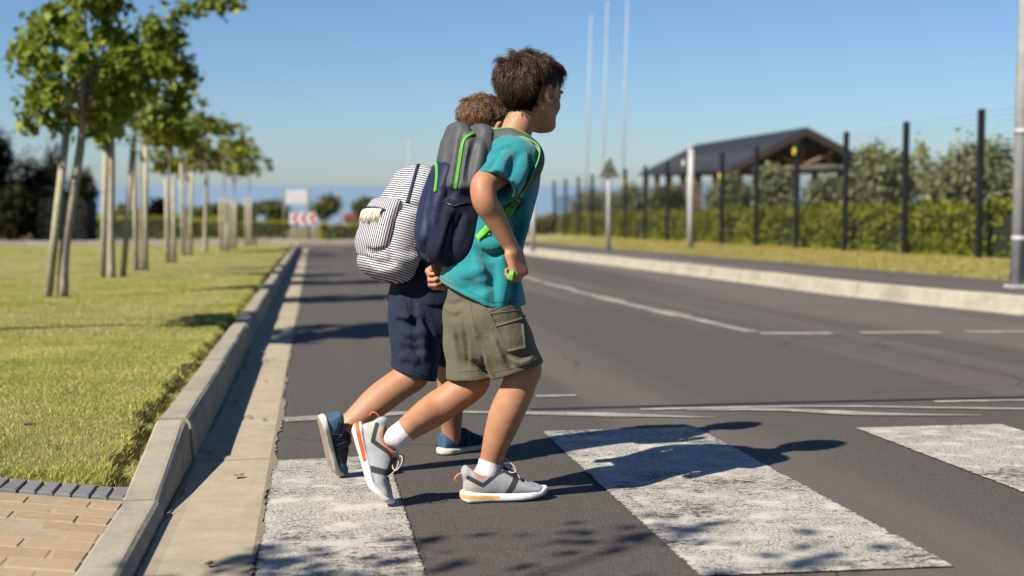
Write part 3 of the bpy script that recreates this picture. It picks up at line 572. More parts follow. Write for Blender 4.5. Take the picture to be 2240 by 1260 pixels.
# ------------------------------------------------------------------ security fence and hedge on the far side
FX = 10.2
fence = empty('security_fence', (FX, 20.8, gz(20.8, .2))); tag(fence, 'black steel security fence with serrated post tops along the far verge', 'fence'); fo = np.array(fence.location)
mbp = MB(); mbp.box((0,0,1.12), (.085,.085,2.34), None, .006)
for i in range(8): mbp.box((-.052,0,1.62+.085*i), (.03,.03,.028), None, .004); mbp.box((0,-.052,1.62+.085*i), (.03,.03,.028), None, .004)
for k in range(-2, 15):
    yy = 20.8+2.8*k; o = mbp.build('post', M['post'], fence) if k == -2 else bpy.data.objects.new('post', me_post)
    if k == -2: me_post = o.data
    else: link(o, fence)
    o.location = (0, yy-20.8, gz(yy, .2)-gz(20.8, .2))
for k in range(-2, 14):
    y0 = 20.8+2.8*k; mb = MB(); z = lambda yy, h: gz(yy, h+.2)-gz(20.8, .2)
    for i in range(1, 28): yy = y0+.1*i; mb.box((.03, yy-20.8, z(yy, .86)), (.006,.006,1.50))
    for j in range(18):
        hh = .12+.088*j; ym = y0+1.4; mb.box((.03, ym-20.8, z(ym, hh)), (.006,2.75,.006), rotx(-math.atan(SLOPE)))
    mb.build('mesh_panel', M['post'], fence)
    mb = MB()
    for i in range(8):
        hh = 1.62+.085*i; mb.tube([(-.06, y0-20.8, z(y0, hh)), (-.06, y0+2.8-20.8, z(y0+2.8, hh))], .0022, 4)
    mb.build('electric_wire', M['post'], fence)
for k, hh in ((3, 2.05), (9, 1.85), (6, 1.9), (5, 1.7), (12, 2.0)):
    yy = 20.8+2.8*k; mb = MB(); mb.tube([(-.07, yy-20.8-.012, gz(yy,.2)-gz(20.8,.2)+hh+.0), (-.085, yy-20.8-.012, gz(yy,.2)-gz(20.8,.2)+hh)], .085, 14); mb.build('warning_sign', M['yellow'], fence)
def hedge(name, lab, x0, x1, y0, y1, h0, n, size, mat, seed, off=.2, cat='hedge', group=None, core=(.02,.03,.008)):
    g_ = np.random.default_rng(seed); t = empty(name, ((x0+x1)/2, y0, gz(y0, off))); tag(t, lab, cat, group); o_ = np.array(t.location); mb = MB(); ns = 14; V = []; 
    for j in range(ns+1):
        yy = y0+(y1-y0)*j/ns; w = g_.uniform(-.04,.04)
        for (xx, hz) in ((x0+.1,-.05),(x0+.08,h0*.8+w),(x0+.2,h0-.08+w),(x1-.2,h0-.08),(x1-.08,h0*.8),(x1-.1,-.05)): V.append(np.array((xx, yy, gz(yy, off+hz)))-o_)
    mb.add(V, [(j*6+i, j*6+i+1, j*6+7+i, j*6+6+i) for j in range(ns) for i in range(5)]+[tuple(range(6)), tuple(range(ns*6, ns*6+6))]); mb.build('stems', simple(name+'_core', core, .9), t)
    u = g_.uniform(0,1,n); yy = y0+(y1-y0)*g_.uniform(0,1,n); side = u < .55; xx = np.where(side, x0+np.abs(g_.normal(0,.05,n)), g_.uniform(x0,x1,n)); hh = np.where(side, g_.uniform(.0,h0,n), h0-np.abs(g_.normal(0,.04,n))); hh = hh+np.where(hh > h0*.5, .06*np.sin(yy*1.7+xx)+.04*np.sin(yy*4.3)+np.abs(g_.normal(0,.03,n)), 0); xx = xx+np.where(side, .07*np.sin(yy*1.3)+.05*np.sin(yy*3.1+hh*3), 0); front = g_.uniform(0,1,n) < .15; yy = np.where(front, y0+np.abs(g_.normal(0,.05,n)), yy); xx = np.where(front, g_.uniform(x0,x1,n), xx); hh = np.where(front, g_.uniform(0,h0,n), hh)
    me = leaf_mesh('foliage', np.c_[xx, yy, -SLOPE*yy+off+hh]-o_, size, OVAL, OVAL_F, seed); f = wrap('foliage', me, mat, t); f['kind'] = 'stuff'; return t
hedge('hedge', 'long clipped green hedge behind the far security fence', 10.40, 11.3, 15.2, 60, .80, 46000, .105, M['hedge'], 41)
# ------------------------------------------------------------------ olive trees behind the fence
def blob_tree(name, lab, px, depth, top_py, base_h, half_w, mat, seed, group, n=2600, size=.16, trunk=.07, flat=1.0, py_low=None, nc=26):
    p = at(px, 405, depth); x, y_ = p[0], p[1]; z0 = gz(y_, base_h); zt = at(px, top_py, depth)[2]; H = zt-z0; rz_ = H*.36 if py_low is None else (zt-at(px, py_low, depth)[2])/2; g_ = np.random.default_rng(seed); t = empty(name, (x, y_, z0)); tag(t, lab, 'tree', group)
    u = g_.normal(size=(nc*3,3)); u /= np.linalg.norm(u, axis=1)[:,None]; c = (u*(g_.uniform(.3,1,(nc*3,1))**.5))[:nc]*np.array([half_w,half_w*.9,rz_])*.86; C = clumped(n, c, .2*half_w, g_, rz_/half_w)
    me = leaf_mesh('crown', C, size, OVAL, OVAL_F, seed+2); me.materials.append(mat); o = bpy.data.objects.new('crown', me); o.location = (0,0,H-rz_); link(o, t); mb = MB(); mb.tube([(0,0,-.1),(.05,0,(H-rz_)*.5),(0,0,H-rz_*.8)], [trunk*1.2,trunk,trunk*.7], 7)
    for q_ in c[::4]: mb.tube([(0,0,H-rz_*1.5),(q_[0]*.5,q_[1]*.5,H-rz_+q_[2]*.3),(q_[0],q_[1],H-rz_+q_[2])], [trunk*.5,trunk*.35,trunk*.15], 5)
    mb.build('trunk', M['bark'], t); return t
og = 'olive trees behind the security fence'
blob_tree('olive_tree', 'large round olive tree behind the fence, beside the lamp post', 2150, 27.5, 308, .2, 1.05, M['olive'], 51, og, py_low=500, n=13000)
blob_tree('olive_tree', 'rounded olive tree right of the pavilion roof', 1925, 32.5, 325, .2, .76, M['olive'], 52, og, py_low=500, n=10000)
blob_tree('olive_tree', 'low olive bush under the open right bay of the pavilion', 1800, 35.5, 390, .2, .50, M['olive'], 53, og, py_low=490, n=4500)
blob_tree('olive_tree', 'round olive tree in front of the pavilion gable', 1700, 39, 372, .2, .56, M['olive'], 54, og, py_low=490, n=7000)
blob_tree('olive_tree', 'olive tree before the pavilion roof slope', 1595, 43.5, 388, .2, .62, M['olive'], 55, og, py_low=490, n=7000)
blob_tree('olive_tree', 'small olive tree next to the plain grey post', 1460, 51, 405, .2, .75, M['scrub'], 56, og, py_low=490, n=4500)
blob_tree('olive_tree', 'olive tree behind the triangular sign', 1378, 57, 405, .2, .8, M['olive'], 57, og, py_low=490, n=4500)
blob_tree('olive_tree', 'last low olive tree at the far end of the fence', 1296, 65, 412, .2, .95, M['olive'], 58, og, py_low=490, n=4500)
blob_tree('olive_tree', 'thin yellowish sapling rising between two large olives', 2018, 30, 300, .2, .22, M['hedge_y'], 59, og, py_low=450, n=260, trunk=.02, nc=9)
# ------------------------------------------------------------------ open timber pavilion
pv = empty('pavilion', (*at(1755, 405, 60)[:2], gz(60, -.3))); tag(pv, 'open timber pavilion with dark pitched roof behind the olive trees', 'pavilion'); po = np.array(pv.location)
A_, B_ = at(1757, 283, 60), at(1516, 320, 86); ax_ = unit((B_-A_)*np.array([1,1,0])); lat = np.array([ax_[1], -ax_[0], 0]); RZ = A_[2]; EZ, HS, LEN = 1.62, 2.95, np.linalg.norm((B_-A_)[:2]); wood = simple('weathered_timber', (.19,.105,.058), .8, .3, 6, .2); slate = simple('dark_roof_sheet', (.035,.038,.043), .55, .15, 3); fascia = simple('grey_beam', (.17,.145,.125), .8, .2, 5)
ptx = lambda u, v_, z: A_*np.array([1,1,0])+ax_*u+lat*v_+np.array([0,0,z])-po
def slab(name, q4, th, mat, parent):
    q4 = np.array(q4); n_ = unit(np.cross(q4[1]-q4[0], q4[2]-q4[0])); mb = MB(); mb.add(np.r_[q4, q4-n_*th], [(0,1,2,3),(7,6,5,4),(0,4,5,1),(1,5,6,2),(2,6,7,3),(3,7,4,0)]); return mb.build(name, mat, parent)
for sg in (1, -1):
    rf = slab('roof', [ptx(-.5,0,RZ), ptx(LEN,0,RZ), ptx(LEN+.5,sg*(HS+.35),EZ-.16), ptx(-.5,sg*(HS+.35),EZ-.16)], .09, slate, pv)
    for i in range(14): u = -.3+i*LEN/13.5; mb = MB(); mb.tube([ptx(u,0,RZ+.03), ptx(u,sg*(HS+.35),EZ-.13)], .03, 5); mb.build('roof_seam', slate, rf)
    slab('bargeboard', [ptx(-.55,0,RZ-.02), ptx(-.55,sg*(HS+.4),EZ-.2), ptx(-.55,sg*(HS+.4),EZ-.45), ptx(-.55,0,RZ-.28)], .05, simple('dark_bargeboard', (.03,.022,.018), .7), pv)
    for i in range(7):
        u = i*LEN/6; mb = MB(); c = ptx(u, sg*(HS-.1), (EZ+gz(60,-.3))/2); mb.box(c, (.26,.26,EZ-gz(60,-.3)), None, .01); mb.build('post', wood, pv)
    mb = MB(); mb.tube([ptx(0,sg*(HS-.1),EZ-.12), ptx(LEN,sg*(HS-.1),EZ-.12)], .14, 4); mb.build('eave_beam', fascia, pv)
for u in (0, LEN/3, LEN*2/3, LEN):
    for nm, q_ in (('tie_beam', [(-HS,EZ-.1),(HS,EZ-.1)]), ('king_post', [(0,EZ-.1),(0,RZ-.1)]), ('brace', [(0,EZ),(1.5,EZ+.62)]), ('brace', [(0,EZ),(-1.5,EZ+.62)]), ('rafter', [(-HS,EZ-.1),(0,RZ-.15)]), ('rafter', [(HS,EZ-.1),(0,RZ-.15)])):
        mb = MB(); mb.tube([ptx(u, q_[0][0], q_[0][1]), ptx(u, q_[1][0], q_[1][1])], .16 if nm == 'tie_beam' else .09, 4); mb.build(nm, fascia if nm == 'tie_beam' else wood, pv)
for i in range(9):
    v_ = -HS+.4+i*(2*HS-.8)/8; zt = RZ-.2-(RZ-EZ)*abs(v_)/HS; slab('gable_board', [ptx(.25,v_-.26,EZ), ptx(.25,v_+.26,EZ), ptx(.25,v_+.26,zt), ptx(.25,v_-.26,zt)], .03, simple('dark_gable_timber', (.10,.055,.030), .85), pv)
# ------------------------------------------------------------------ flagpoles, sign posts, lamp post
for px0, px1, top, lab in ((1280, 1287, 40, 'slim white flagpole, left of three'), (1317, 1322, 12, 'slim white flagpole, middle of three'), (1359, 1366, -30, 'slim white flagpole, right and tallest of three')):
    b0 = at(px0, 470, 62); t0 = at(px1, top, 62); z0 = gz(b0[1], .1); r = empty('flagpole', (b0[0], b0[1], z0)); tag(r, lab, 'flagpole', 'flagpoles beyond the fence'); o_ = np.array(r.location); d = t0-b0; t0 = np.array([t0[0], b0[1], t0[2]]); mb = MB(); mb.tube([(0,0,0), (t0-o_)*.5, t0-o_], [.040,.034,.026], 10); mb.build('pole', M['galv'], r); mb = MB(); mb.box(t0-o_+np.array([0,0,.05]), (.10,.10,.08), None, .03); mb.build('finial', M['white'], r); mb = MB(); mb.box((0,0,.05), (.5,.5,.16), None, .03); mb.build('base', M['kerb'], r)
def pole_thing(name, lab, px, py, top_py, rad, h=.14, cat='post', lean=0.0, mat=None, group=None):
    b0 = ground(px, py, h); d = (b0-EYE)@_f; zt = at(px, top_py, d)[2]; r = empty(name, tuple(b0)); tag(r, lab, cat, group); H = zt-b0[2]; mb = MB(); mb.tube([(0,0,-.05),(lean*.5,0,H*.5),(lean,0,H)], [rad*1.05,rad,rad*.95], 12); mb.build('pole', mat or M['galv'], r); return r, H, d
r, H, d = pole_thing('road_sign', 'back of a triangular warning sign on a grey post, far kerb', 1331, 549, 342, .045, cat='sign'); w = .23; mb = MB(); mb.prism([(-w,H-.46),(w,H-.46),(0,H+.0)], -.06, -.045, 1); mb.build('sign_plate', M['greypaint'], r); mb = MB(); mb.box((0,-.05,H-.30), (.16,.02,.03)); mb.build('bracket', M['galv'], r)
r, H, d = pole_thing('steel_post', 'plain thick grey post with flat cap on the far verge', 1510, 545, 322, .075); mb = MB(); mb.tube([(0,0,H-.02),(0,0,H+.03)], .09, 14); mb.build('cap', M['galv'], r); mb = MB(); mb.tube([(-.17,.0,H-.36),(-.19,.0,H-.36)], .075, 12); mb.build('sign_disc', M['white'], r); mb = MB(); mb.tube([(0,0,H-.36),(-.18,0,H-.36)], .012, 6); mb.build('bracket', M['galv'], r)
pole_thing('steel_post', 'short pale post showing just behind the teal shirt', 1166, 545, 440, .05)
r, H, d = pole_thing('lamp_post', 'tall pale steel lamp post at the right edge of the picture', 2226, 632, -820, .068, cat='lamp post', lean=.03); mb = MB(); mb.box((0,0,.02), (.19,.19,.04), None, .01); mb.build('base_plate', M['galv'], r); mb = MB(); mb.tube([(.03,0,H),(-.4,0,H+.25),(-1.1,0,H+.35)], [.05,.04,.035], 8); mb.build('arm', M['galv'], r); mb = MB(); mb.box((-1.35,0,H+.34), (.6,.2,.1), None, .04); mb.build('lamp_head', M['galv'], r)
for zz in (.45, 1.45):
    mb = MB(); mb.tube([(.005,0,zz),(.006,0,zz+.05)], .076, 14); mb.build('collar', M['galv'], r)
# ------------------------------------------------------------------ roundabout and what lies beyond it
isl = S(sheet('pavement', [(-12,49),(3.9,49),(3.9,53),(-12,53)], .06, M['kerb_pale'])); 
kerb3 = S(sheet('kerb', [(-14,48.9),(8,48.9),(8,49.2),(-14,49.2)], .0, M['dirt'])); x = -13.5
while x < 8:
    mb = MB(); yy = 49.0+.012*(x+2)**2*.1; mb.box((x+.5, yy, gz(yy, .07)), (.985,.24,.20), None, .02); mb.build('kerbstone', M['kerb_pale'] if int(x*1.0) % 2 else M['kerb'], kerb3); x += 1.0
hedge('hedge', 'low yellow-green clipped hedge on the roundabout, right of the chevron board', .25, 5.6, 49.6, 51.2, .62, 5200, .12, M['hedge_y'], 71, .06, group='roundabout hedges')
hedge('hedge', 'low bright hedge on the roundabout, left of the chevron board', -4.6, -.9, 55, 56.5, .55, 4200, .13, M['hedge_y'], 72, .25, group='roundabout hedges')
hedge('hedge', 'dark far hedge strip beyond the end of the lawn', -9.5, -3.2, 60, 62, .75, 4200, .14, M['hedge'], 73, .2, group='roundabout hedges')
b0 = at(663, 478, 52); r = empty('chevron_board', (b0[0], b0[1], gz(b0[1], .05))); tag(r, 'red and white chevron board on the roundabout', 'sign'); zc = b0[2]-r.location.z
for dx in (-.35, .35): mb = MB(); mb.tube([(dx,.05,0),(dx,.05,zc+.15)], .03, 8); mb.build('post', M['galv'], r)
mb = MB(); mb.box((0,0,zc), (.98,.03,.44), None, .006); bd = mb.build('board', M['white'], r)
for k in range(3):
    x0 = -.40+.31*k; mb = MB(); mb.prism([(x0,zc),(x0+.15,zc+.20),(x0+.27,zc+.20),(x0+.12,zc),(x0+.27,zc-.20),(x0+.15,zc-.20)], -.024, -.018, 1); mb.build('chevron', M['red'], bd)
b0 = at(648, 431, 60); r = empty('notice_board', (b0[0], b0[1], gz(b0[1], .0))); tag(r, 'white notice board raised on two posts beyond the roundabout', 'sign'); zc = b0[2]-r.location.z; mb = MB(); mb.box((0,0,zc), (.90,.05,.60), None, .01); mb.build('board', M['white'], r)
for dx in (-.52, .52): mb = MB(); mb.tube([(dx,.0,0),(dx,.0,zc+.36)], .045, 8); mb.build('post', M['greypaint'], r)
sg_ = 'bushes and trees beyond the roundabout'
blob_tree('coast_bush', 'rounded dark bush right of the white notice board', 712, 70, 425, .0, .75, M['scrub'], 81, sg_, 1600, .2, .05, py_low=478)
blob_tree('coast_bush', 'bush half hidden by the striped backpack', 803, 70, 432, .0, .7, M['scrub'], 82, sg_, 1500, .2, .05, py_low=480)
blob_tree('coast_bush', 'dark bush at the end of the tree row, left of the notice board', 588, 62, 432, .0, .75, M['scrub'], 83, sg_, 1700, .2, .05, py_low=482)
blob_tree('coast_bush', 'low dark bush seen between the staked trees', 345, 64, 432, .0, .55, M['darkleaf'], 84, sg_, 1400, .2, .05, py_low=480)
blob_tree('coast_bush', 'low bush at the foot of the far fence end', 1192, 62, 470, .1, .6, M['scrub'], 85, sg_, 1200, .16, .04, py_low=515)
for k_, (px_, dp_, tp_, hw_) in enumerate(((262, 63, 446, .5), (300, 66, 452, .6), (420, 64, 450, .6), (470, 66, 440, .7), (530, 64, 446, .7), (625, 72, 452, .6))):
    blob_tree('coast_bush', ['low green bush beyond the second plane tree', 'low bush between the third tree stakes', 'low bush beyond the bare sapling', 'green bush behind the broad-crowned tree', 'green bush near the last staked sapling', 'small bush under the white notice board'][k_], px_, dp_, tp_, .1, hw_, M['scrub'], 120+k_, sg_, 1600, .17, .04, py_low=500)
h_ = at(772, 474, 75); r = empty('red_roofed_hut', (h_[0], h_[1], gz(h_[1]))); tag(r, 'small red-roofed hut showing left of the striped backpack', 'hut'); zc = h_[2]-r.location.z; mb = MB(); mb.box((0,0,zc*.5-.1), (.9,.8,zc-.1)); mb.build('wall', M['white'], r); mb = MB(); mb.prism([(-.55,zc-.15),(.55,zc-.15),(.38,zc+.16),(-.38,zc+.16)], -.55, .55, 1); mb.build('roof', simple('dull_red_roof', (.30,.07,.06), .7), r)
h_ = at(1203, 478, 110); r = empty('white_house', (h_[0], h_[1], gz(h_[1]))); tag(r, 'small distant white house at the end of the road', 'house'); zc = h_[2]-r.location.z; mb = MB(); mb.box((0,0,zc*.5), (2.2,3,zc)); mb.build('wall', M['white'], r); mb = MB(); mb.prism([(-1.3,zc-.05),(1.3,zc-.05),(0,zc+.5)], -1.6, 1.6, 1); mb.build('roof', M['greypaint'], r); mb = MB(); mb.box((-.3,-1.52,zc*.55), (.5,.06,.6)); mb.build('window', M['post'], r)
for px, top, dp, lab in ((895, 300, 120, 'thin distant mast above the striped backpack'), (745, 425, 80, 'thin grey post left of the striped backpack')):
    b0 = at(px, 470, dp); r = empty('mast', (b0[0], b0[1], gz(min(b0[1],220)))); tag(r, lab, 'mast'); zt = at(px, top, dp)[2]-r.location.z; mb = MB(); mb.tube([(0,0,0),(0,0,zt)], [.07,.045], 7); mb.build('pole', M['galv'], r); mb = MB(); mb.box((0,0,zt), (.3,.12,.1), None, .02); mb.build('lamp_head', M['galv'], r)
# ------------------------------------------------------------------ dark screened boundary on the left
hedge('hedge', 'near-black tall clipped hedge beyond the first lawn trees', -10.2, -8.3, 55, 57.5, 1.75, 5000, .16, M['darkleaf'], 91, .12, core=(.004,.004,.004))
f2 = empty('boundary_fence', (-8.7, 54.3, gz(54.3, .12))); tag(f2, 'dark mesh fence with tall posts at the left end of the lawn', 'fence'); o_ = np.array(f2.location)
for i, px in enumerate((10, 42, 88, 125, 165, 200)):
    b0 = ground(px, 518, .12); mb = MB(); hgt = 2.5; mb.box(b0-o_+np.array([0,0,hgt/2]), (.12,.12,hgt), None, .01); mb.build('post', M['post'], f2)
a0, a1 = ground(-120, 518, .12), ground(215, 519, .12)
for j in range(16):
    mb = MB(); zz = .15+.14*j; mb.tube([a0-o_+np.array([0,0,zz]), a1-o_+np.array([0,0,zz])], .012, 4); mb.build('wire', M['post'], f2)
lg = 'dark trees behind the left boundary fence'
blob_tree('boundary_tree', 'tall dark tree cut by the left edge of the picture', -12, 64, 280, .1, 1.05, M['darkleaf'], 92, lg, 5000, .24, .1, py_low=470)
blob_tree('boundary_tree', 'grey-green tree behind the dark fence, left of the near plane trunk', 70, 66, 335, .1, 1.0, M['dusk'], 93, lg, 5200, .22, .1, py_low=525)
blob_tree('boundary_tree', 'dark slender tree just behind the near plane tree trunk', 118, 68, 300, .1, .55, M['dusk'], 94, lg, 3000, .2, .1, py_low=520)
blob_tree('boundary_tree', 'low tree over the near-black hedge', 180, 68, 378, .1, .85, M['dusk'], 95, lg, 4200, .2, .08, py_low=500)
blob_tree('boundary_tree', 'dark bush at the left edge below the tall dark tree', 22, 60, 410, .1, 1.1, M['dusk'], 96, lg, 5200, .2, .08, py_low=526)
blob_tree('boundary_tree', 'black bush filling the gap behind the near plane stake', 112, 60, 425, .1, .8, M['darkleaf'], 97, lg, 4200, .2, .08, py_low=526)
# ------------------------------------------------------------------ cloth, skin and shoe materials
def m_skin():
    t = NT('skin'); v = t.coord(); n = t.noise(v, 9, 3); n2 = t.noise(v, 160, 3)
    c = t.mix(t.step(n, .3, .75), (.46,.225,.118), (.56,.292,.168)); c = t.mix(t.math('MULTIPLY', t.step(n2, .4, .8), .3), c, (.42,.175,.09)); c = t.mix(t.math('MULTIPLY', t.step(t.noise(v, 32, 4, .65), .45, .7), .35), c, (.44,.18,.10))
    c = t.mix(t.attr('rosy'), c, (.50,.14,.09))
    t.base(c, .55, .35); t.b.inputs['Subsurface Weight'].default_value = .12; t.b.inputs['Subsurface Radius'].default_value = (.012,.004,.002); t.b.inputs['Subsurface Scale'].default_value = .6
    b = t.bump(t.noise(v, 45, 4, .6), .10, .006); t.bump(n2, .25, .002, b); return t.m
def m_cloth(name, c1, c2, rough=.85, weave=900, heather=220, hs=(1,1,2.2), wr=.25, wscale=14, sheen=.25, seam=None):
    t = NT(name); v = t.coord(); n = t.noise(t.mapping(v, hs), heather, 3, .7); big = t.noise(v, 6, 3)
    c = t.mix(t.step(n, .35, .65), c1, c2); c = t.mix(t.math('MULTIPLY', t.step(big, .35, .7), .25), c, tuple(x*.72 for x in c1))
    t.base(c, rough, .25); t.b.inputs['Sheen Weight'].default_value = sheen; t.b.inputs['Sheen Roughness'].default_value = .5
    w_ = t.noise(t.mapping(v, (1,1,.45), (.3,.5,.2)), wscale*1.6, 5, .62, .45); rid = t.math('ABSOLUTE', t.math('SUBTRACT', w_, .5)); b = t.bump(t.noise(v, wscale, 4, .6, .6), wr, .02); b = t.bump(rid, wr*.9, -.03, b); t.bump(t.wave(v, weave, .5), .08, .001, b); return t.m
def m_zone(name, base, zones, rough=.7, bump_scale=500, bump=.1, var=.12, edge=.0006, spec=.3):
    """zones: (attribute holding a signed distance in metres, colour) painted where it is negative"""
    t = NT(name); v = t.coord(); n = t.noise(v, 40, 4, .6)
    c = t.mix(t.step(n, .3, .7), tuple(x*(1-var) for x in base), tuple(min(1, x*(1+var)) for x in base))
    for a, col in zones:
        c2 = t.mix(t.step(n, .3, .7), tuple(x*(1-var) for x in col), tuple(min(1, x*(1+var)) for x in col))
        c = t.mix(t.math('SUBTRACT', 1.0, t.step(t.attr(a), -edge, edge)), c, c2)
    t.base(c, rough, spec); b = t.bump(t.noise(v, 18, 4, .6), .15, .012); t.bump(t.wave(v, bump_scale, 1.0), bump, .0012, b); return t.m
MS = dict(
    skin=m_skin(),
    teal=m_cloth('teal_jersey', (.003,.195,.225), (.010,.285,.31), wr=.24, wscale=9),
    khaki=m_cloth('khaki_twill', (.115,.106,.066), (.152,.141,.093), heather=500, wr=.26, wscale=12, sheen=.05),
    denim=m_cloth('navy_denim', (.007,.012,.034), (.015,.025,.062), heather=420, wr=.30, wscale=13, hs=(1,1,.3), sheen=.03),
    navyshirt=m_cloth('navy_jersey', (.008,.012,.035), (.013,.019,.05), sheen=.05),
    bag_grey=m_cloth('grey_nylon', (.085,.09,.095), (.115,.12,.125), rough=.65, heather=700, wr=.35, wscale=9, sheen=0),
    bag_navy=m_cloth('navy_nylon', (.012,.017,.055), (.019,.027,.080), rough=.6, heather=700, wr=.35, wscale=9, sheen=0),
    green=m_cloth('green_webbing', (.085,.43,.025), (.13,.56,.04), rough=.5, heather=800, weave=1400, wr=.1),
    black=simple('black_plastic', (.012,.012,.014), .4),
    white_knit=m_cloth('white_sock_knit', (.70,.70,.72), (.82,.82,.84), weave=520, wr=.2),
    lace=simple('pale_pink_lace', (.52,.40,.38), .8, .3, 300),
    orange=simple('orange_lining', (.85,.20,.03), .6),
    cream=simple('cream_cotton_fringe', (.74,.66,.50), .9, .2, 200, .3),
    tan=simple('tan_leather', (.25,.10,.04), .6),
    eye_white=simple('eye_white', (.8,.78,.75), .15, .02), iris=simple('brown_iris', (.05,.022,.01), .1, .2),
    brow=simple('dark_brow_hair', (.03,.018,.012), .7),
)
def m_hair(name, c1, c2):
    t = NT(name); r = t.attr('rnd'); s = t.attr('along')
    c = t.mix(r, c1, c2); c = t.mix(t.math('MULTIPLY', s, .35), c, tuple(x*1.5 for x in c2))
    t.base(c, .48, .28); return t.m
MS['hair_dark'] = m_hair('dark_brown_hair', (.028,.0145,.0075), (.090,.047,.024))
MS['hair_mid'] = m_hair('mid_brown_hair', (.10,.052,.025), (.24,.135,.072))
def m_mesh_pocket():
    t = NT('navy_mesh_fabric'); v = t.coord(); d = t.voro(v, 480); c = t.mix(t.step(d, .25, .55), (.002,.0025,.008), (.010,.014,.042)); t.base(c, .7, .2)
    b = t.bump(t.noise(v, 14, 4), .5, .02); t.bump(d, .5, .003, b); return t.m
MS['meshfab'] = m_mesh_pocket()
def m_stripes():
    """navy and white woven stripes; the attribute 'stripe' runs in metres across them"""
    t = NT('striped_canvas'); v = t.coord(); n = t.noise(v, 25, 3); s = t.math('ADD', t.attr('stripe'), t.math('MULTIPLY', n, .0022))
    ph = t.math('FRACT', t.math('DIVIDE', s, .0076)); tri = t.math('ABSOLUTE', t.math('SUBTRACT', ph, .5))
    c = t.mix(t.step(tri, .20, .25), (.012,.03,.055), (.62,.61,.64)); t.base(c, .85, .2)
    b = t.bump(t.noise(v, 12, 4, .6, .5), .35, .02); t.bump(t.wave(v, 1100), .06, .001, b); return t.m
MS['stripes'] = m_stripes()
MS['hair_under'] = simple('hair_roots', (.014,.008,.005), 1.0, .3, 300, .3, 0, .05)
MS['hair_under2'] = simple('hair_roots_brown', (.08,.042,.02), 1.0, .3, 300, .3, 0, .05)
# ------------------------------------------------------------------ figure tools
def skin_obj(name, vol, mat, base, parent=None, smooth=1, attrs=None):
    V, Q = vol.mesh(smooth); me = np_mesh(name, V-base, Q)
    if attrs:
        for k, fn in attrs.items(): set_attr(me, k, fn(V))
    o = bpy.data.objects.new(name, me); me.materials.append(mat); link(o, parent); return o
def snap(vol, P, lift=0.0, it=6):
    P = np.asarray(P, float).reshape(-1,3).copy()
    for _ in range(it): d = vol.sample(P); P -= vol.normal(P)*np.clip(d, -.03, .03)[:,None]
    return P+vol.normal(P)*lift
def ribbon(path, normals, width, thick, name, mat, base, parent=None, crown=0.0, wfn=None):
    """flat strap with thickness; width across T x N; keeps attribute 'across' (-1..1)"""
    path = np.array(path); N = np.array(normals); m = len(path); T = np.gradient(path, axis=0); T /= np.linalg.norm(T, axis=1)[:,None]+1e-9
    B = np.cross(T, N); B /= np.linalg.norm(B, axis=1)[:,None]+1e-9; N = np.cross(B, T); cols = np.linspace(-1, 1, 5); V = []; A = []
    for i in range(m):
        w = width*(wfn(i/(m-1)) if wfn else 1)/2
        for sgn in (1, -1):
            for c in (cols if sgn > 0 else cols[::-1]):
                V.append(path[i]+B[i]*c*w+N[i]*(sgn*thick/2*(1-.6*abs(c)**4)+crown*(1-c*c))); A.append(c)
    k = 10; Fq = [(i*k+j, i*k+(j+1)%k, (i+1)*k+(j+1)%k, (i+1)*k+j) for i in range(m-1) for j in range(k)]
    V = np.array(V); me = np_mesh(name, V-base, np.array(Fq)[:,::-1]); set_attr(me, 'across', A); me.materials.append(mat)
    o = bpy.data.objects.new(name, me); link(o, parent); return o
def tube_obj(name, path, r, mat, base, parent=None, n=6, squash=None):
    mb = MB(); mb.tube(np.array(path)-base, r, n, True, True, squash); return mb.build(name, mat, parent)
def fold(vol, P, r, depth, k=.012, op='add'):
    """ridge (add) or crease (sub) along a path lying on the surface; depth = how far it stands out or cuts in"""
    P = np.asarray(P)
    if len(P) < 2: return
    N = vol.normal(P); C = P+N*((depth-r) if op == 'add' else (r-depth))
    m = len(P); taper = np.sin(np.linspace(.12, math.pi-.12, m))**.6
    vol.chain(C-N*(0 if op == 'add' else 0)*1.0, list(r*taper), k, op)
def hand(vol, Wp, D, N, curls, right=True, s=1.0, thumb=(.5,.5,.4), spread=.0):
    D = unit(D); N = unit(N-D*(np.dot(N, D))); S = np.cross(D, N)*(1 if right else -1)     # S points to the thumb
    R = np.stack([S, D, N], 1)
    vol.cone(Wp-D*.02*s, Wp+D*.012*s, .0175*s, .0185*s, .01, ax=N, sq=.72)
    vol.box(Wp+D*.042*s, (.0315*s, .038*s, .0118*s), R, .0105*s, .014)
    vol.ell(Wp+D*.03*s+S*.020*s+N*.006*s, (.016*s,.024*s,.012*s), R, .01)                  # ball of the thumb
    for i, (off, ln, rr) in enumerate(((.0235,.058,.0080),(.0080,.064,.0083),(-.0078,.060,.0078),(-.0225,.047,.0070))):
        p = Wp+D*(.073-.004*abs(i-1.2))*s+S*off*s; d = D.copy(); a = 0
        for j, (fr, rj) in enumerate(((.44,1.0),(.30,.95),(.26,.86))):
            a += curls[i][j]; d = D*math.cos(a)+N*math.sin(a)+S*spread*(1.5-i)*.1; q = p+unit(d)*ln*fr*s
            vol.cone(p, q, rr*rj*s, rr*(rj-.07)*s, .003); p = q
    p = Wp+D*.018*s+S*.026*s+N*.004*s; d1 = unit(S*thumb[0]+D*.75+N*thumb[1]); q = p+d1*.032*s; vol.cone(p, q, .0105*s, .009*s, .006)
    d2 = unit(D*.9+N*thumb[2]*1.4-S*.25*thumb[2]); vol.cone(q, q+d2*.026*s, .009*s, .0075*s, .004)
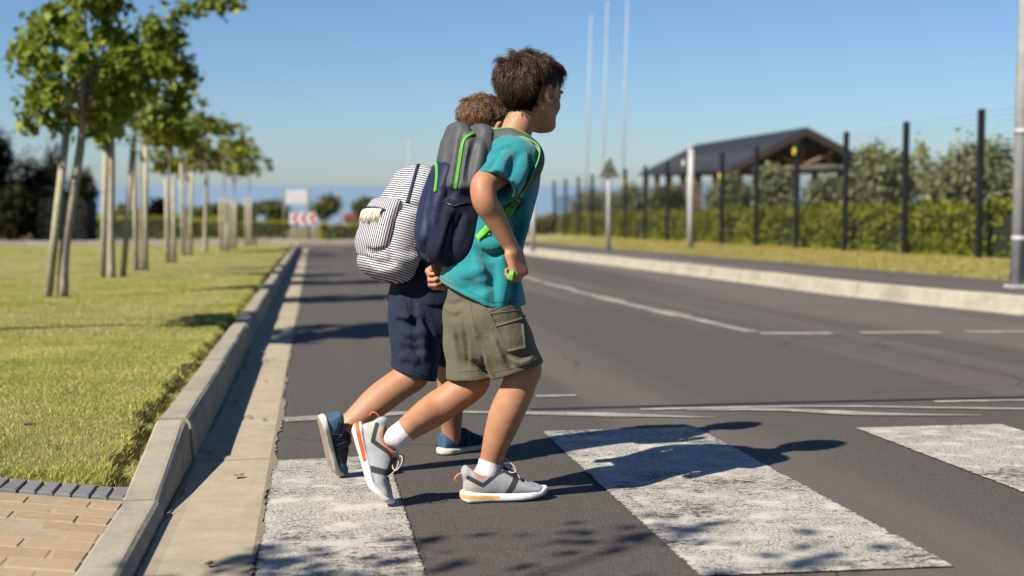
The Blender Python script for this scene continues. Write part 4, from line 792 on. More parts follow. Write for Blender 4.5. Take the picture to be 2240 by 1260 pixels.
def head(vol, C, R, s=1.0):
    """columns of R: right, forward, up of the head; C = skull centre"""
    L = lambda x, y, z: C+R@np.array([x,y,z])*s
    E = lambda c, r, k=.012, op='add', Q=None: vol.ell(L(*c), np.array(r)*s, R if Q is None else R@Q, k*s, op)
    E((0,-.010,.026), (.072,.092,.076)); E((0,.022,.030), (.066,.066,.064)); E((0,.028,-.030), (.056,.058,.068), .02)
    E((0,.040,-.072), (.040,.040,.036), .02); E((0,.072,-.090), (.018,.015,.014), .02)
    for x in (-1, 1):
        E((x*.034,.052,-.032), (.026,.026,.026), .018); vol.cone(L(x*.056,-.004,-.045), L(x*.022,.060,-.088), .016*s, .014*s, .02*s)
        E((x*.030,.083,.008), (.022,.012,.007), .012)                                          # brow ridge
        E((x*.0305,.094,-.006), (.0145,.012,.010), .008, 'sub'); E((x*.0305,.0765,-.006), (.013,.0125,.0115), .004)
        vol.cone(L(x*.018,.0885,-.001), L(x*.042,.081,-.003), .0032*s, .003*s, .003*s)         # lid
        # ear
        Q = rotz(x*-.55)@roty(x*.15)
        vol.ell(L(x*.0785,-.006,-.010), np.array([.0080,.0175,.029])*s, R@Q, .004*s); vol.ell(L(x*.0855,-.001,-.008), np.array([.006,.010,.020])*s, R@Q, .004*s, 'sub')
        vol.ell(L(x*.0735,.002,-.034), np.array([.007,.009,.010])*s, R, .005*s)
        E((x*.0105,.094,-.036), (.007,.008,.006), .006)                                        # nostril wing
    vol.cone(L(0,.086,.004), L(0,.104,-.030), .0065*s, .0090*s, .012*s); E((0,.103,-.034), (.009,.009,.008), .006)
    for z, w, r in ((-.058,.019,.0042), (-.0655,.017,.0048)):
        vol.chain([L(-w,.079,z-.001), L(-w*.4,.0885,z+.001), L(w*.4,.0885,z+.001), L(w,.079,z-.001)], [r*.5*s, r*s, r*s, r*.5*s], .004*s)
    vol.chain([L(-.021,.0845,-.0615), L(0,.0955,-.0615), L(.021,.0845,-.0615)], [.0012*s,.0014*s,.0012*s], .002*s, 'sub')
    return L
def face_bits(L, R, s, base, parent, brow, vol):
    for x in (-1, 1):
        c = L(x*.0305,.0795,-.006); mb = MB(); r = .0118*s
        for mat, rr, off, nm in ((MS['eye_white'], r, 0, 'eye'),):
            n, m = 12, 8; V = []; Fc = []
            for i in range(m+1):
                for j in range(n):
                    th = math.pi*i/m; ph = 2*math.pi*j/n; V.append(c-base+rr*(R@np.array([math.sin(th)*math.cos(ph), math.cos(th), math.sin(th)*math.sin(ph)])))
            Fc = [(i*n+j, i*n+(j+1)%n, (i+1)*n+(j+1)%n, (i+1)*n+j) for i in range(m) for j in range(n)]
            eye = np_mesh('eye', np.array(V), np.array(Fc)); eye.materials.append(MS['eye_white']); eye.materials.append(MS['iris'])
            for k, p in enumerate(eye.polygons): p.material_index = 1 if k < n*2 else 0
            wrap('eye', eye, None, parent)
        P = [L(x*a, b, z) for a, b, z in ((.014,.0965,.0125),(.024,.0975,.0165),(.036,.0925,.0165),(.047,.083,.012))]
        P = snap(vol, P, .0006); mb = MB(); mb.tube(np.array(P)-base, [.0016*s,.0024*s,.0020*s,.0009*s], 6, squash=1.2); mb.build('eyebrow', brow, parent)
def strands(name, mat, base, parent, roots, dirs, norms, lens, lift, curl, width=.00055, seg=6, clump=9, seed=1, droop=.4, jit=.12, tip=.24):
    """hair locks: each root carries a tuft of tapered blades that bend along dirs and lean together"""
    rg = np.random.default_rng(seed); n = len(roots); N = n*clump
    rt = np.repeat(roots, clump, 0)+rg.normal(0, .0045, (N,3)); dr = np.repeat(dirs, clump, 0)+rg.normal(0, jit, (N,3)); nm = np.repeat(norms, clump, 0)
    ln = np.repeat(lens, clump)*rg.uniform(.75, 1.12, N); lf = np.repeat(lift, clump)*rg.uniform(.8, 1.2, N); cu = np.repeat(curl, clump)
    rt = rt-nm*(np.einsum('ij,ij->i', rt-np.repeat(roots, clump, 0), nm))[:,None]
    tipc = np.repeat(rg.normal(0, tip, (n,3)), clump, 0); ph = np.repeat(rg.uniform(0, 6.28, n), clump)
    side = np.cross(nm, dr); side /= np.linalg.norm(side, axis=1)[:,None]+1e-9; dr = dr/(np.linalg.norm(dr, axis=1)[:,None]+1e-9)
    rows = []
    for j in range(seg+1):
        s = j/seg
        p = rt+nm*(lf*(math.sin(min(s*1.9, 1.57)))*1.0-.004)[:,None]+dr*(ln*s)[:,None]+side*(cu*np.sin(ph+s*3.5)*s)[:,None]*.012+tipc*(ln*.16*s*s)[:,None]-nm*(ln*droop*s*s*.5)[:,None]
        rows.append(p)
    rows = np.array(rows); w = width*np.array([1.0,1.1,1.1,1.0,.8,.25,.1][:seg+1]); V = np.zeros((N, seg+1, 2, 3), np.float32); tw = rg.uniform(-.9, .9, N)
    for j in range(seg+1):
        T = rows[min(j+1,seg)]-rows[max(j-1,0)]; T /= np.linalg.norm(T, axis=1)[:,None]+1e-9; B = np.cross(T, nm); B /= np.linalg.norm(B, axis=1)[:,None]+1e-9; B = B*np.cos(tw)[:,None]+np.cross(B, T)*np.sin(tw)[:,None]
        V[:,j,0] = rows[j]-B*w[j]; V[:,j,1] = rows[j]+B*w[j]
    V = V.reshape(-1,3); s0 = np.arange(N)*((seg+1)*2); F_ = [np.stack([s0+j*2, s0+j*2+1, s0+j*2+3, s0+j*2+2], 1) for j in range(seg)]
    me = np_mesh(name, V-base, np.concatenate(F_)); rnd = np.repeat(np.repeat(rg.uniform(0,1,n), clump)*.45+rg.uniform(0,.55,N), (seg+1)*2)
    set_attr(me, 'rnd', rnd); set_attr(me, 'along', np.tile(np.repeat(np.linspace(0,1,seg+1), 2), N)); me.materials.append(mat)
    o = bpy.data.objects.new(name, me); link(o, parent); return o
def polydist(X, Z, pl):
    pl = np.array(pl, float); d = np.full(X.shape, 9.0)
    for a, b in zip(pl[:-1], pl[1:]):
        ab = b-a; t = np.clip(((X-a[0])*ab[0]+(Z-a[1])*ab[1])/(ab@ab), 0, 1); d = np.minimum(d, np.hypot(X-a[0]-t*ab[0], Z-a[1]-t*ab[1]))
    return d
# ------------------------------------------------------------------ shoes
def bend_x(V, xb, ang, z0=.01):
    V = V.copy(); m = V[:,0] > xb; t = np.clip((V[m,0]-xb)/.05, 0, 1); a = ang*t*(2-t)*.999
    dx, dz = V[m,0]-xb, V[m,2]-z0; V[m,0] = xb+dx*np.cos(a)-dz*np.sin(a); V[m,2] = z0+dx*np.sin(a)+dz*np.cos(a); return V
def put_shoe(name, V, Q, mat, O, R, base, parent, bend, attrs=None):
    W_ = bend_x(V, .165, bend) if bend else V
    me = np_mesh(name, W_@R.T+O-base, Q)
    for k, a in (attrs or {}).items(): set_attr(me, k, a)
    me.materials.append(mat); o = bpy.data.objects.new(name, me); return link(o, parent)
Zc = lambda zx, zy: ((zx/4.846-6)/772, (247-zy/4.846)/772)        # measured on the flat shoe in the photograph
MS['sneaker'] = m_zone('sneaker_knit', (.42,.44,.47), [('z_toe',(.50,.50,.51)), ('z_heel',(.52,.505,.46)), ('z_dark',(.045,.05,.055)), ('z_lin',(.85,.22,.04))], .75, 900, .35, .10)
MS['sole_sun_y'] = m_zone('white_foam_sole_sun_yellow', (.86,.86,.90), [('z_str',(.90,.48,.12)), ('z_dirt',(.42,.38,.34))], .55, 120, .03, .08, .001)  # front shoe: sunlight on the stripe put into its colour, lighter orange
MS['sole_sun_o'] = m_zone('white_foam_sole_sun_orange', (.86,.86,.90), [('z_str',(.85,.14,.02)), ('z_dirt',(.42,.38,.34))], .55, 120, .03, .08, .001)  # same sole on the back foot, its sunlight painted in as redder orange
MS['canvas'] = m_zone('blue_canvas', (.050,.115,.20), [('z_dark',(.012,.022,.045))], .8, 700, .3, .2)
MS['sole_w'] = m_zone('ivory_rubber_sole', (.62,.60,.52), [('z_dirt',(.36,.31,.25))], .6, 90, .05, .10, .001)
MS['strap'] = simple('dark_velcro_strap', (.008,.014,.028), .8, .3, 200, .3)
MS['stitch'] = simple('pale_stitching', (.38,.40,.42), .8)
def sneaker(O, R, base, parent, soleM, bend=0.0, ankle=None, flip=1):
    v = Vol((-.02,-.06,-.01), (.27,.06,.14), .0028); I = np.eye(3); Fx = np.array([[0,0,1.0],[1,0,0],[0,1,0]])   # loft axis along +x: local (x,y)->(y,z)
    v.loft((0,0,0), Fx, [(.006,0,.058,.020,.038),(.025,0,.060,.030,.043),(.06,0,.060,.035,.045),(.095,0,.060,.037,.046),(.125,0,.052,.038,.040),(.16,0,.042,.041,.027),(.195,0,.035,.040,.019),(.225,0,.030,.033,.013),(.243,0,.027,.018,.008)], 0, 'add', 2.3, .006)
    v.ell((.012,0,.086), (.012,.024,.018), None, .012); v.cone((.112,0,.088), (.145,0,.068), .018, .016, .014)
    v.cone((.064,0,.120), (.066,0,.055), .033, .025, .006, 'sub', (1,0,0), 1.2); v.ell((.060,0,.120), (.042,.06,.036), roty(.05), .010, 'sub')
    V, Q = v.mesh(1); X, Z = V[:,0], V[:,2]
    dark = np.minimum(np.minimum(polydist(X, Z, [Zc(88,918), Zc(240,1000), Zc(400,872), Zc(480,850)])-.0062, polydist(X, Z, [Zc(480,850), Zc(575,905), Zc(690,955)])-.0075), polydist(X, Z, [Zc(600,940), Zc(515,1090)])-.0088)
    heel = np.maximum(np.maximum(X-.060+.35*np.maximum(Z-.035,0), Z-(.073-.30*X)), -1.0); heel = np.where(X < .07, heel, .1)
    lin = np.where((X < .118), v.sample(V+np.array([0,0,.010])) if False else polydist(X, Z, [Zc(120,818), Zc(185,905), Zc(265,912), Zc(430,832), Zc(525,868)])-.0028, .1)
    toe = np.maximum(.188-X, np.abs(Z-.030)-.012); inner = np.hypot((X-.065)/1.2, V[:,1])-.0285; lin = np.where((Z > .058) & (X < .105), np.minimum(lin, inner), lin)
    up = put_shoe('shoe', V, Q, MS['sneaker'], O, R, base, parent, bend, dict(z_dark=dark, z_heel=heel, z_lin=lin, z_toe=toe))
    s = Vol((-.02,-.06,-.012), (.275,.06,.06), .0028)
    s.loft((0,0,0), Fx, [(-.004,0,.021,.016,.010),(.012,0,.018,.030,.018),(.04,0,.0165,.034,.0175),(.09,0,.0155,.032,.0155),(.14,0,.015,.039,.0145),(.18,0,.0165,.0435,.0135),(.215,0,.021,.038,.0125),(.24,0,.027,.026,.011),(.252,0,.031,.010,.008)], 0, 'add', 3.4, .006)
    V, Q = s.mesh(1); X, Z = V[:,0], V[:,2]
    st = np.maximum(np.abs(Z-(.0205-.045*X))-(.0062-.012*X), X-.105); st = np.maximum(st, .0-(np.abs(V[:,1])+.6*np.maximum(.012-X,0)-.004)); dirt = Z-.0035
    so = put_shoe('sole', V, Q, soleM, O, R, base, up, bend, dict(z_str=st, z_dirt=dirt))
    T = lambda P: bend_x(np.array(P, float), .165, bend)@R.T+O if bend else np.array(P, float)@R.T+O
    # laces: crossings, bow loops and loose ends
    for i in range(4):
        x = .108+.013*i; z = .098-.0095*i; w = .016+.001*i
        tube_obj('lace', T(smooth_path([(x-.004,-w,z-.008),(x,-w*.5,z+.0005),(x+.003,w*.5,z+.0005),(x+.006,w,z-.008)], 8)), .0022, MS['lace'], base, up, 5)
    for sgn in (-1, 1):
        tube_obj('lace', T(smooth_path([(.118,0,.102),(.122,sgn*.014,.116),(.138,sgn*.028,.112),(.152,sgn*.034,.090),(.142,sgn*.024,.084),(.121,sgn*.004,.100)], 18)), .0022, MS['lace'], base, up, 5)
        tube_obj('lace', T(smooth_path([(.119,sgn*.003,.100),(.135,sgn*.012,.102),(.155,sgn*.026,.084),(.164,sgn*.034,.066)], 12)), .0019, MS['lace'], base, up, 5)
    pt = T(smooth_path([(.006,0,.084),(-.010,0,.080),(-.019,0,.066),(-.012,0,.058)], 10))
    ribbon(pt, np.tile(R[:,0]*-1, (10,1)), .010, .003, 'pull_tab', MS['orange'], base, up)
    return up
def sock(P, rad, base, parent, mat=None):
    v = Vol(np.min(P, 0)-.06, np.max(P, 0)+.06, .003); v.chain(P, rad, .01)
    d = unit(P[-1]-P[-2]); v.plane(P[-1], d, .004); o = skin_obj('sock', v, MS['white_knit'], base, parent, 1); return o
def canvas_shoe(O, R, base, parent, bend=0.0):
    v = Vol((-.02,-.06,-.01), (.26,.06,.12), .003); Fx = np.array([[0,0,1.0],[1,0,0],[0,1,0]])
    v.loft((0,0,0), Fx, [(.004,0,.045,.022,.030),(.025,0,.047,.031,.034),(.06,0,.047,.034,.034),(.10,0,.046,.036,.032),(.14,0,.040,.040,.025),(.18,0,.033,.041,.018),(.205,0,.030,.034,.014),(.222,0,.027,.020,.010)], 0, 'add', 2.3, .006)
    v.cone((.05,0,.10), (.055,0,.05), .031, .025, .006, 'sub', (1,0,0), 1.2); v.ell((.048,0,.104), (.046,.06,.026), roty(.05), .008, 'sub')
    V, Q = v.mesh(1); X, Z = V[:,0], V[:,2]; dark = np.minimum(np.maximum(np.abs(X-.105)-.055+.5*np.abs(Z-.04), Z-.075), polydist(X, Z, [(.03,.055),(.07,.032)])-.010)
    up = put_shoe('shoe', V, Q, MS['canvas'], O, R, base, parent, bend, dict(z_dark=dark))
    s = Vol((-.02,-.06,-.012), (.26,.06,.05), .003)
    s.loft((0,0,0), Fx, [(-.004,0,.014,.018,.012),(.012,0,.0125,.032,.0125),(.05,0,.012,.036,.012),(.10,0,.012,.035,.012),(.15,0,.012,.042,.012),(.185,0,.013,.041,.012),(.212,0,.016,.030,.011),(.228,0,.019,.012,.008)], 0, 'add', 3.6, .005)
    V, Q = s.mesh(1); put_shoe('sole', V, Q, MS['sole_w'], O, R, base, up, bend, dict(z_dirt=V[:,2]-.004))
    T = lambda P: bend_x(np.array(P, float), .165, bend)@R.T+O if bend else np.array(P, float)@R.T+O
    for x0, w in ((.098,.022), (.124,.018)):
        P = [(x0-.004,-.041,.030),(x0-.001,-.036,.058),(x0,-.018,.079-.5*(x0-.098)),(x0,0,.083-.5*(x0-.098)),(x0,.018,.079-.5*(x0-.098)),(x0-.001,.036,.058),(x0-.004,.041,.030)]
        N = np.array([(0,-1,.1),(0,-.8,.6),(0,-.4,.9),(0,0,1),(0,.4,.9),(0,.8,.6),(0,1,.1)])
        ribbon(T(smooth_path(P, 20)), smooth_path(N, 20)@R.T, w, .004, 'strap', MS['strap'], base, up)
    for pl in ([(.050,.030),(.062,.056),(.072,.034),(.082,.058)],):
        for sgn in (-1, 1):
            P = []
            for (x, z) in pl:
                h = v.hit(np.array([x, sgn*.06, z]), np.array([0,-sgn,0.0]), 0, .06)
                if h is not None: P.append(h+np.array([0,sgn*.0008,0]))
            if len(P) > 1: tube_obj('stitching', T(P), .0011, MS['stitch'], base, up, 4)
    return up
# ------------------------------------------------------------------ the boy in the teal shirt
D1 = 4.05
def p1(px, py, dd=0.0): return at(px, py, D1+dd)
B1 = ground(1060, 1096); TY, HY = math.radians(18), math.radians(46)
def yawframe(a, lean=0.0):
    f = RIGHT*math.cos(a)+AWAY*math.sin(a); l = -RIGHT*math.sin(a)+AWAY*math.cos(a); r = -l
    f2 = f*math.cos(lean)-UP*math.sin(lean); u2 = UP*math.cos(lean)+f*math.sin(lean)
    return np.stack([r, f2, u2], 1)
def bounds(lst, pad):
    P = np.array(lst); return P.min(0)-pad, P.max(0)+pad
HC1 = p1(1160, 204, .02); HR1 = yawframe(HY, math.radians(4))@roty(math.radians(-3))
lo, hi = bounds([p1(770,1110,-.1), p1(1240,90,.15), p1(1030,420,-.30), p1(940,600,.22), p1(1200,1110,-.1)], .06)
b = Vol(lo, hi, .0034)
# shoe frames: the flat front foot and the back foot rolling off its toe
xd = unit(RIGHT*math.cos(math.radians(12))+AWAY*math.sin(math.radians(12))-UP*.006); yd = unit(np.cross(UP, xd)); R_ = np.stack([xd, yd, np.cross(xd, yd)], 1); O1 = ground(1009, 1099)+UP*.001
toe = ground(851, 1110, .0); hl = p1(808, 950, -.055); xd = unit(toe-hl+AWAY*.02); zd = unit(RIGHT*.97+UP*.20-AWAY*.02); zd = unit(zd-xd*(zd@xd)); yd = np.cross(zd, xd); R2 = np.stack([xd, yd, zd], 1)
BEND = .30; tip = bend_x(np.array([[.245,0,.020]]), .165, BEND)[0]; O2 = toe+UP*.012-R2@tip
def pix(P): d = P-EYE; t_ = d@_f; return (1120+F_PX*(d@_r)/t_, 630-F_PX*(d@_u)/t_, t_-D1)
A1 = O1+R_@np.array([.066,0,.095]); A2 = O2+R2@np.array([.066,0,.095]); dd1, dd2 = pix(A1)[2], pix(A2)[2]
# legs
def limb(vol, P, r, k=.003, n=44):
    Q = smooth_path(np.c_[np.array(P)], n) ; t = np.r_[0, np.cumsum(np.linalg.norm(np.diff(np.array(P), axis=0), axis=1))]; rr = crom(np.c_[t, r], n)[:,1]
    vol.chain(Q, rr, k)
limb(b, [p1(1090,705,-.050), p1(1118,752,-.052), p1(1143,804,-.05), p1(1134,845,-.046), p1(1110,900,-.035+.3*(dd1+.01)), p1(1085,970,-.02+.8*(dd1+.01)), p1(1073,1012,dd1), p1(1069,1030,dd1)], [.056,.054,.0475,.0465,.0480,.0375,.0300,.028])
b.ell(p1(1157,806,-.052), (.026,.028,.032), None, .03)
limb(b, [p1(1038,700,.05), p1(1036,755,.050), p1(1036,815,.045), p1(1026,842,.038), p1(994,867,.03), p1(955,893,.025), p1(905,928,.6*dd2+.008), p1(877,949,dd2), p1(868,956,dd2)], [.056,.055,.050,.0475,.0465,.0470,.0375,.0305,.028])
b.ell(p1(1043,834,.038), (.026,.028,.028), None, .03)
# trunk
TF = yawframe(TY)
rows = [(700,1058,.070,.058),(630,1058,.098,.074),(560,1068,.100,.072),(480,1084,.104,.074),(400,1100,.110,.076),(345,1110,.112,.062),(312,1118,.07,.05),(296,1124,.04,.042)]
def loftrows(rows, dd=0.0):
    out = []
    for py, px, rx, ry in rows:
        q = TF.T@(p1(px,py,dd)-p1(1060,660)); out.append((q[2], q[0], q[1], rx, ry))
    return sorted(out)
b.loft(p1(1060,660), TF, loftrows(rows), .02, 'add', 2.2, .02)
b.chain([p1(1118,318,.0), p1(1133,278,.010), p1(1150,238,.018)], [.047,.0400,.042], .015)
Lh1 = head(b, HC1, HR1, 1.0)
# arms
Rs, Re, Rw = p1(1128,345,-.105), p1(1049,418,-.225), p1(1121,545,-.165)
limb(b, [Rs, (Rs+Re)/2, Re*.9+Rs*.1, Re*.85+Rw*.15-AWAY*.004, Re*.62+Rw*.38, Re*.3+Rw*.7, Rw], [.037,.0365,.0345,.0335,.0310,.0245,.0185])
hand(b, Rw, RIGHT*.28-UP*.96-AWAY*.06, -RIGHT*.72+AWAY*.62, [(1.15,1.35,.9),(1.2,1.35,.9),(1.2,1.4,.9),(1.2,1.4,.9)], True, 1.0, (.35,.75,.8))
Ls, Le, Lw = p1(1075,345,.125), p1(1000,440,.26), p1(985,578,.175)
limb(b, [Ls, (Ls+Le)/2, Le*.9+Ls*.1, Le*.85+Lw*.15, Le*.6+Lw*.4, Lw], [.037,.0365,.0345,.0335,.030,.0185])
hand(b, Lw, -RIGHT*.72-UP*.45+AWAY*-.25, -AWAY*.75+UP*-.35+RIGHT*.4, [(1.0,1.2,.7),(1.0,1.25,.7),(1.05,1.25,.7),(1.1,1.25,.7)], False, 1.0, (.3,.6,.6))
def rosy(V):
    e = np.zeros(len(V))
    for q_, r_, a_ in ((p1(1160,806,-.09), .045, .30), (p1(1045,838,.0), .045, .30), (Re-RIGHT*.02, .035, .30), (Rw+RIGHT*.02-UP*.075, .03, .45), (Lw-RIGHT*.06-UP*.04, .04, .4)): e = np.maximum(e, a_*np.exp(-(np.linalg.norm(V-q_, axis=1)/r_)**2))
    for x in (-1, 1):
        e = np.maximum(e, .35*np.exp(-(np.linalg.norm(V-Lh1(x*.042,.07,-.032), axis=1)/.02)**2)); e = np.maximum(e, .45*np.exp(-(np.linalg.norm(V-Lh1(x*.082,-.006,-.012), axis=1)/.022)**2))
    return np.maximum(e, .7*(np.linalg.norm((V-Lh1(0,.088,-.0615))@HR1/np.array([.021,.012,.0075]), axis=1) < 1))
P1 = skin_obj('person', b, MS['skin'], B1, None, 1, dict(rosy=rosy)); P1.location = B1
tag(P1, 'taller dark-haired boy in teal t-shirt and khaki cargo shorts, stepping onto the crossing', 'person', 'boys crossing the road')
face_bits(Lh1, HR1, 1.0, B1, P1, MS['brow'], b)
# ---------------- shirt
lo, hi = bounds([p1(930,690,-.22), p1(1200,260,-.22), p1(930,260,.22), p1(1200,690,.22), p1(1020,400,-.30)], .03)
s = Vol(lo, hi, .0036)
TS = [(690,1053,.160,.130),(640,1050,.150,.121),(590,1052,.136,.108),(530,1066,.131,.102),(460,1086,.134,.100),(400,1098,.138,.102),(350,1108,.134,.088),(322,1114,.100,.070),(302,1121,.060,.052)]
s.loft(p1(1060,660), TF, loftrows(TS), .02, 'add', 2.15, .02)
sd_ = unit(p1(1088,402,-.186)-p1(1128,350,-.108)); mouth = p1(1084,410,-.192)
s.cone(p1(1108,338,-.070), p1(1128,350,-.100), .054, .060, .03); s.cone(p1(1128,350,-.100), mouth+sd_*.02, .060, .064, .02)
sdl = unit(p1(1035,410,.20)-p1(1070,350,.125)); ml = p1(1040,402,.195)
s.cone(p1(1080,338,.075), p1(1070,350,.115), .054, .058, .03); s.cone(p1(1070,350,.115), ml+sdl*.02, .058, .066, .02)
def cut_disc(vol, c, d, r, L=.07):
    d = unit(d); a_ = unit(np.cross(d, UP+RIGHT*.3)); R = np.stack([a_, np.cross(d, a_), d], 1); vol.box(np.array(c)+d*L/2, (r, r, L/2), R, .002, .002, 'sub')
# neck opening and slanted hem
s.cone(p1(1116,322,.0), p1(1146,252,.02), .054, .070, .006, 'sub'); s.ell(p1(1150,296,.03), (.05,.05,.03), None, .01, 'sub')
s.plane(p1(951,611,-.05), np.cross(p1(1083,671,-.1)-p1(951,611,-.1), AWAY)*-1 if np.cross(p1(1083,671,-.1)-p1(951,611,-.1), AWAY)[2] > 0 else np.cross(p1(1083,671,-.1)-p1(951,611,-.1), AWAY), .004)
s.plane(p1(1100,669,-.05), -UP+RIGHT*.02, .006)
dr = lambda pl: s.drape(pl, 3.6, 4.5)
for pl, r, dp, op in [
    ([(1040,560),(1052,600),(1062,662)], .012,.006,'add'), ([(1060,560),(1080,590),(1090,668)], .010,.006,'sub'), ([(1098,560),(1103,610),(1092,668)], .013,.008,'add'), ([(1122,560),(1128,610),(1118,668)], .011,.006,'sub'),
    ([(985,590),(1020,600),(1055,590)], .014,.007,'add'), ([(1000,620),(1040,632),(1075,625)], .012,.005,'sub'), ([(1040,545),(1070,560),(1095,548)], .012,.007,'sub'), ([(1050,530),(1085,540),(1110,520)], .012,.006,'add'),
    ([(1140,480),(1135,520),(1120,560)], .012,.006,'sub'), ([(1150,440),(1150,490),(1138,540)], .012,.005,'add'), ([(1120,455),(1128,500),(1118,540)], .010,.005,'sub'),
    ([(1095,335),(1080,355),(1068,372)], .010,.003,'sub'), ([(1110,330),(1095,360),(1088,388)], .011,.005,'add'), ([(1135,335),(1122,365),(1112,392)], .011,.0035,'sub'), ([(1150,340),(1145,375),(1130,410)], .012,.006,'add'), ([(1162,345),(1160,375),(1150,395)], .009,.003,'sub'),
    ([(1110,318),(1085,330),(1066,350)], .009,.004,'add'), ([(975,600),(1000,612),(1020,625)], .010,.004,'add')]:
    fold(s, dr(pl), r, dp, .014, op)
md = unit(sd_+RIGHT*.10-UP*.22)
cut_disc(s, mouth, md, .095, .09); s.cone(mouth-sd_*.05, mouth+sd_*.02, .036, .0545, .004, 'sub')
cut_disc(s, ml, sdl, .085); s.cone(ml-sdl*.05, ml+sdl*.02, .040, .056, .004, 'sub')
SH1 = skin_obj('t_shirt', s, MS['teal'], B1, P1, 1)
hem = s.drape([(958,607),(990,622),(1030,640),(1078,662),(1110,660),(1136,659)], 3.6, 4.5, .0004)
if len(hem) > 3: tube_obj('hem_stitching', hem, .0009, simple('teal_thread', (.004,.14,.15), .8), B1, P1, 4)
# ---------------- shorts
lo, hi = bounds([p1(930,845,-.2), p1(1200,600,-.2), p1(930,600,.22), p1(1200,845,.22)], .03)
q = Vol(lo, hi, .0036); HF = yawframe(math.radians(15))
q.loft(p1(1060,660), HF, [((HF.T@(p1(px,py,0)-p1(1060,660)))[2], (HF.T@(p1(px,py,.0)-p1(1060,660)))[0], (HF.T@(p1(px,py,0)-p1(1060,660)))[1], rx, ry) for py, px, rx, ry in [(790,1058,.060,.050),(768,1058,.085,.070),(740,1060,.112,.088),(718,1060,.126,.100),(700,1058,.131,.104),(680,1056,.124,.100),(655,1052,.112,.094),(625,1050,.106,.088),(606,1050,.102,.084)]], .02, 'add', 2.2, .02)
q.chain([p1(1076,690,-.066), p1(1104,750,-.064), p1(1130,808,-.055), p1(1134,822,-.05)], [.084,.078,.073,.073], .02)
q.chain([p1(1030,690,.045), p1(1030,750,.042), p1(1032,822,.033), p1(1032,838,.03)], [.082,.076,.069,.07], .02)
q.cone(p1(1040,700,-.03), p1(1048,755,-.015), .058, .046, .03)
hr = unit(p1(1133,808,-.052)-p1(1112,760,-.06)); mr = p1(1131,813,-.052); hr2 = unit(hr+RIGHT*.22+UP*-.3); cut_disc(q, mr, unit(np.array([*(p1(1136,812,0)-p1(1116,752,0))])), .10, .13)
ml2 = p1(1032,826,.035); cut_disc(q, ml2, unit(-UP+RIGHT*.05), .082, .13)
q.cone(mr-hr*.04, mr+hr*.03, .045, .068, .006, 'sub'); q.cone(ml2+UP*.04, ml2-UP*.03, .045, .063, .006, 'sub')
drq = lambda pl: q.drape(pl, 3.6, 4.5)
for pl, r, dp, op in [
    ([(988,690),(998,745),(1004,808)], .011,.004,'add'), ([(1012,700),(1020,750),(1024,810)], .007,.0025,'sub'), ([(1030,690),(1046,745),(1066,795),(1080,822)], .009,.005,'add'), ([(1040,742),(1052,775),(1064,818)], .0055,.004,'sub'),
    ([(966,660),(988,668),(1010,660)], .006,.003,'sub'), ([(970,672),(995,682),(1012,676)], .007,.003,'add'), ([(1076,735),(1096,775),(1112,805)], .009,.004,'add'), ([(1090,745),(1108,780),(1124,800)], .006,.003,'sub'), ([(1112,780),(1138,794),(1162,786)], .007,.004,'add'), ([(1110,772),(1136,784),(1160,776)], .006,.003,'sub'), ([(1000,640),(1030,650),(1060,662)], .009,.003,'add')]:
    fold(q, drq(pl), r, dp, .010, op)
SO1 = skin_obj('shorts', q, MS['khaki'], B1, P1, 1)
def patch(vol, quad, lift, nx, ny, name, mat, base, parent, puff=.0):
    """a sewn-on flap: a quad of photo pixels laid over the sculpted cloth, with thickness"""
    a, b_, c, d = [np.array(v_, float) for v_ in quad]; G_ = []; ok = True
    for j in range(ny+1):
        for i in range(nx+1):
            u, w = i/nx, j/ny; pix = (a*(1-u)+b_*u)*(1-w)+(d*(1-u)+c*u)*w; h = vol.hit(EYE, ray(*pix), 3.5, 5.3)
            if h is None: h = G_[-1] if G_ else vol.lo
            G_.append(h)
    G_ = np.array(G_); N = vol.normal(G_, .012); u = np.tile(np.linspace(0,1,nx+1), ny+1); w = np.repeat(np.linspace(0,1,ny+1), nx+1)
    G2 = G_+N*(lift+puff*np.minimum(1, 3*np.minimum(np.minimum(u,1-u), np.minimum(w,1-w))))[:,None]; G0 = G_-N*.003; n = len(G_); Fq = []
    for j in range(ny):
        for i in range(nx): k = j*(nx+1)+i; Fq.append((k, k+1, k+nx+2, k+nx+1))
    ring = list(range(nx+1))+[j*(nx+1)+nx for j in range(1,ny+1)]+[ny*(nx+1)+i for i in range(nx-1,-1,-1)]+[j*(nx+1) for j in range(ny-1,0,-1)]
    for k in range(len(ring)): a_, b2 = ring[k], ring[(k+1)%len(ring)]; Fq.append((a_, b2, b2+n, a_+n))
    me = np_mesh(name, np.r_[G2,G0]-base, np.array(Fq)); me.materials.append(mat); o = bpy.data.objects.new(name, me); link(o, parent)
    return o, G2[np.array(ring+[ring[0]])]
MS['khaki_thread'] = simple('khaki_thread', (.26,.24,.17), .9)
pk, e1 = patch(q, [(1080,706),(1142,694),(1148,760),(1110,768)], .0022, 8, 8, 'cargo_pocket', MS['khaki'], B1, SO1, .0016)
tube_obj('pocket_stitching', e1-q.normal(e1)*.0003, .0008, MS['khaki_thread'], B1, SO1, 4)
fl, e2 = patch(q, [(1070,686),(1144,677),(1146,696),(1084,714)], .0050, 8, 4, 'pocket_flap', MS['khaki'], B1, SO1, .0015)
tube_obj('flap_stitching', e2, .0008, MS['khaki_thread'], B1, SO1, 4)
for pl in ([(1000,815),(1030,812),(1064,808)], [(1080,814),(1120,806),(1160,792),(1176,783)], [(1030,660),(1033,690),(1040,720)], [(1100,668),(1085,676),(1068,684)]):
    e = q.drape(pl, 3.6, 4.5, .0005)
    if len(e) > 2: tube_obj('seam_stitching', e, .0009, simple('khaki_seam', (.09,.08,.05), .9), B1, SO1, 4)
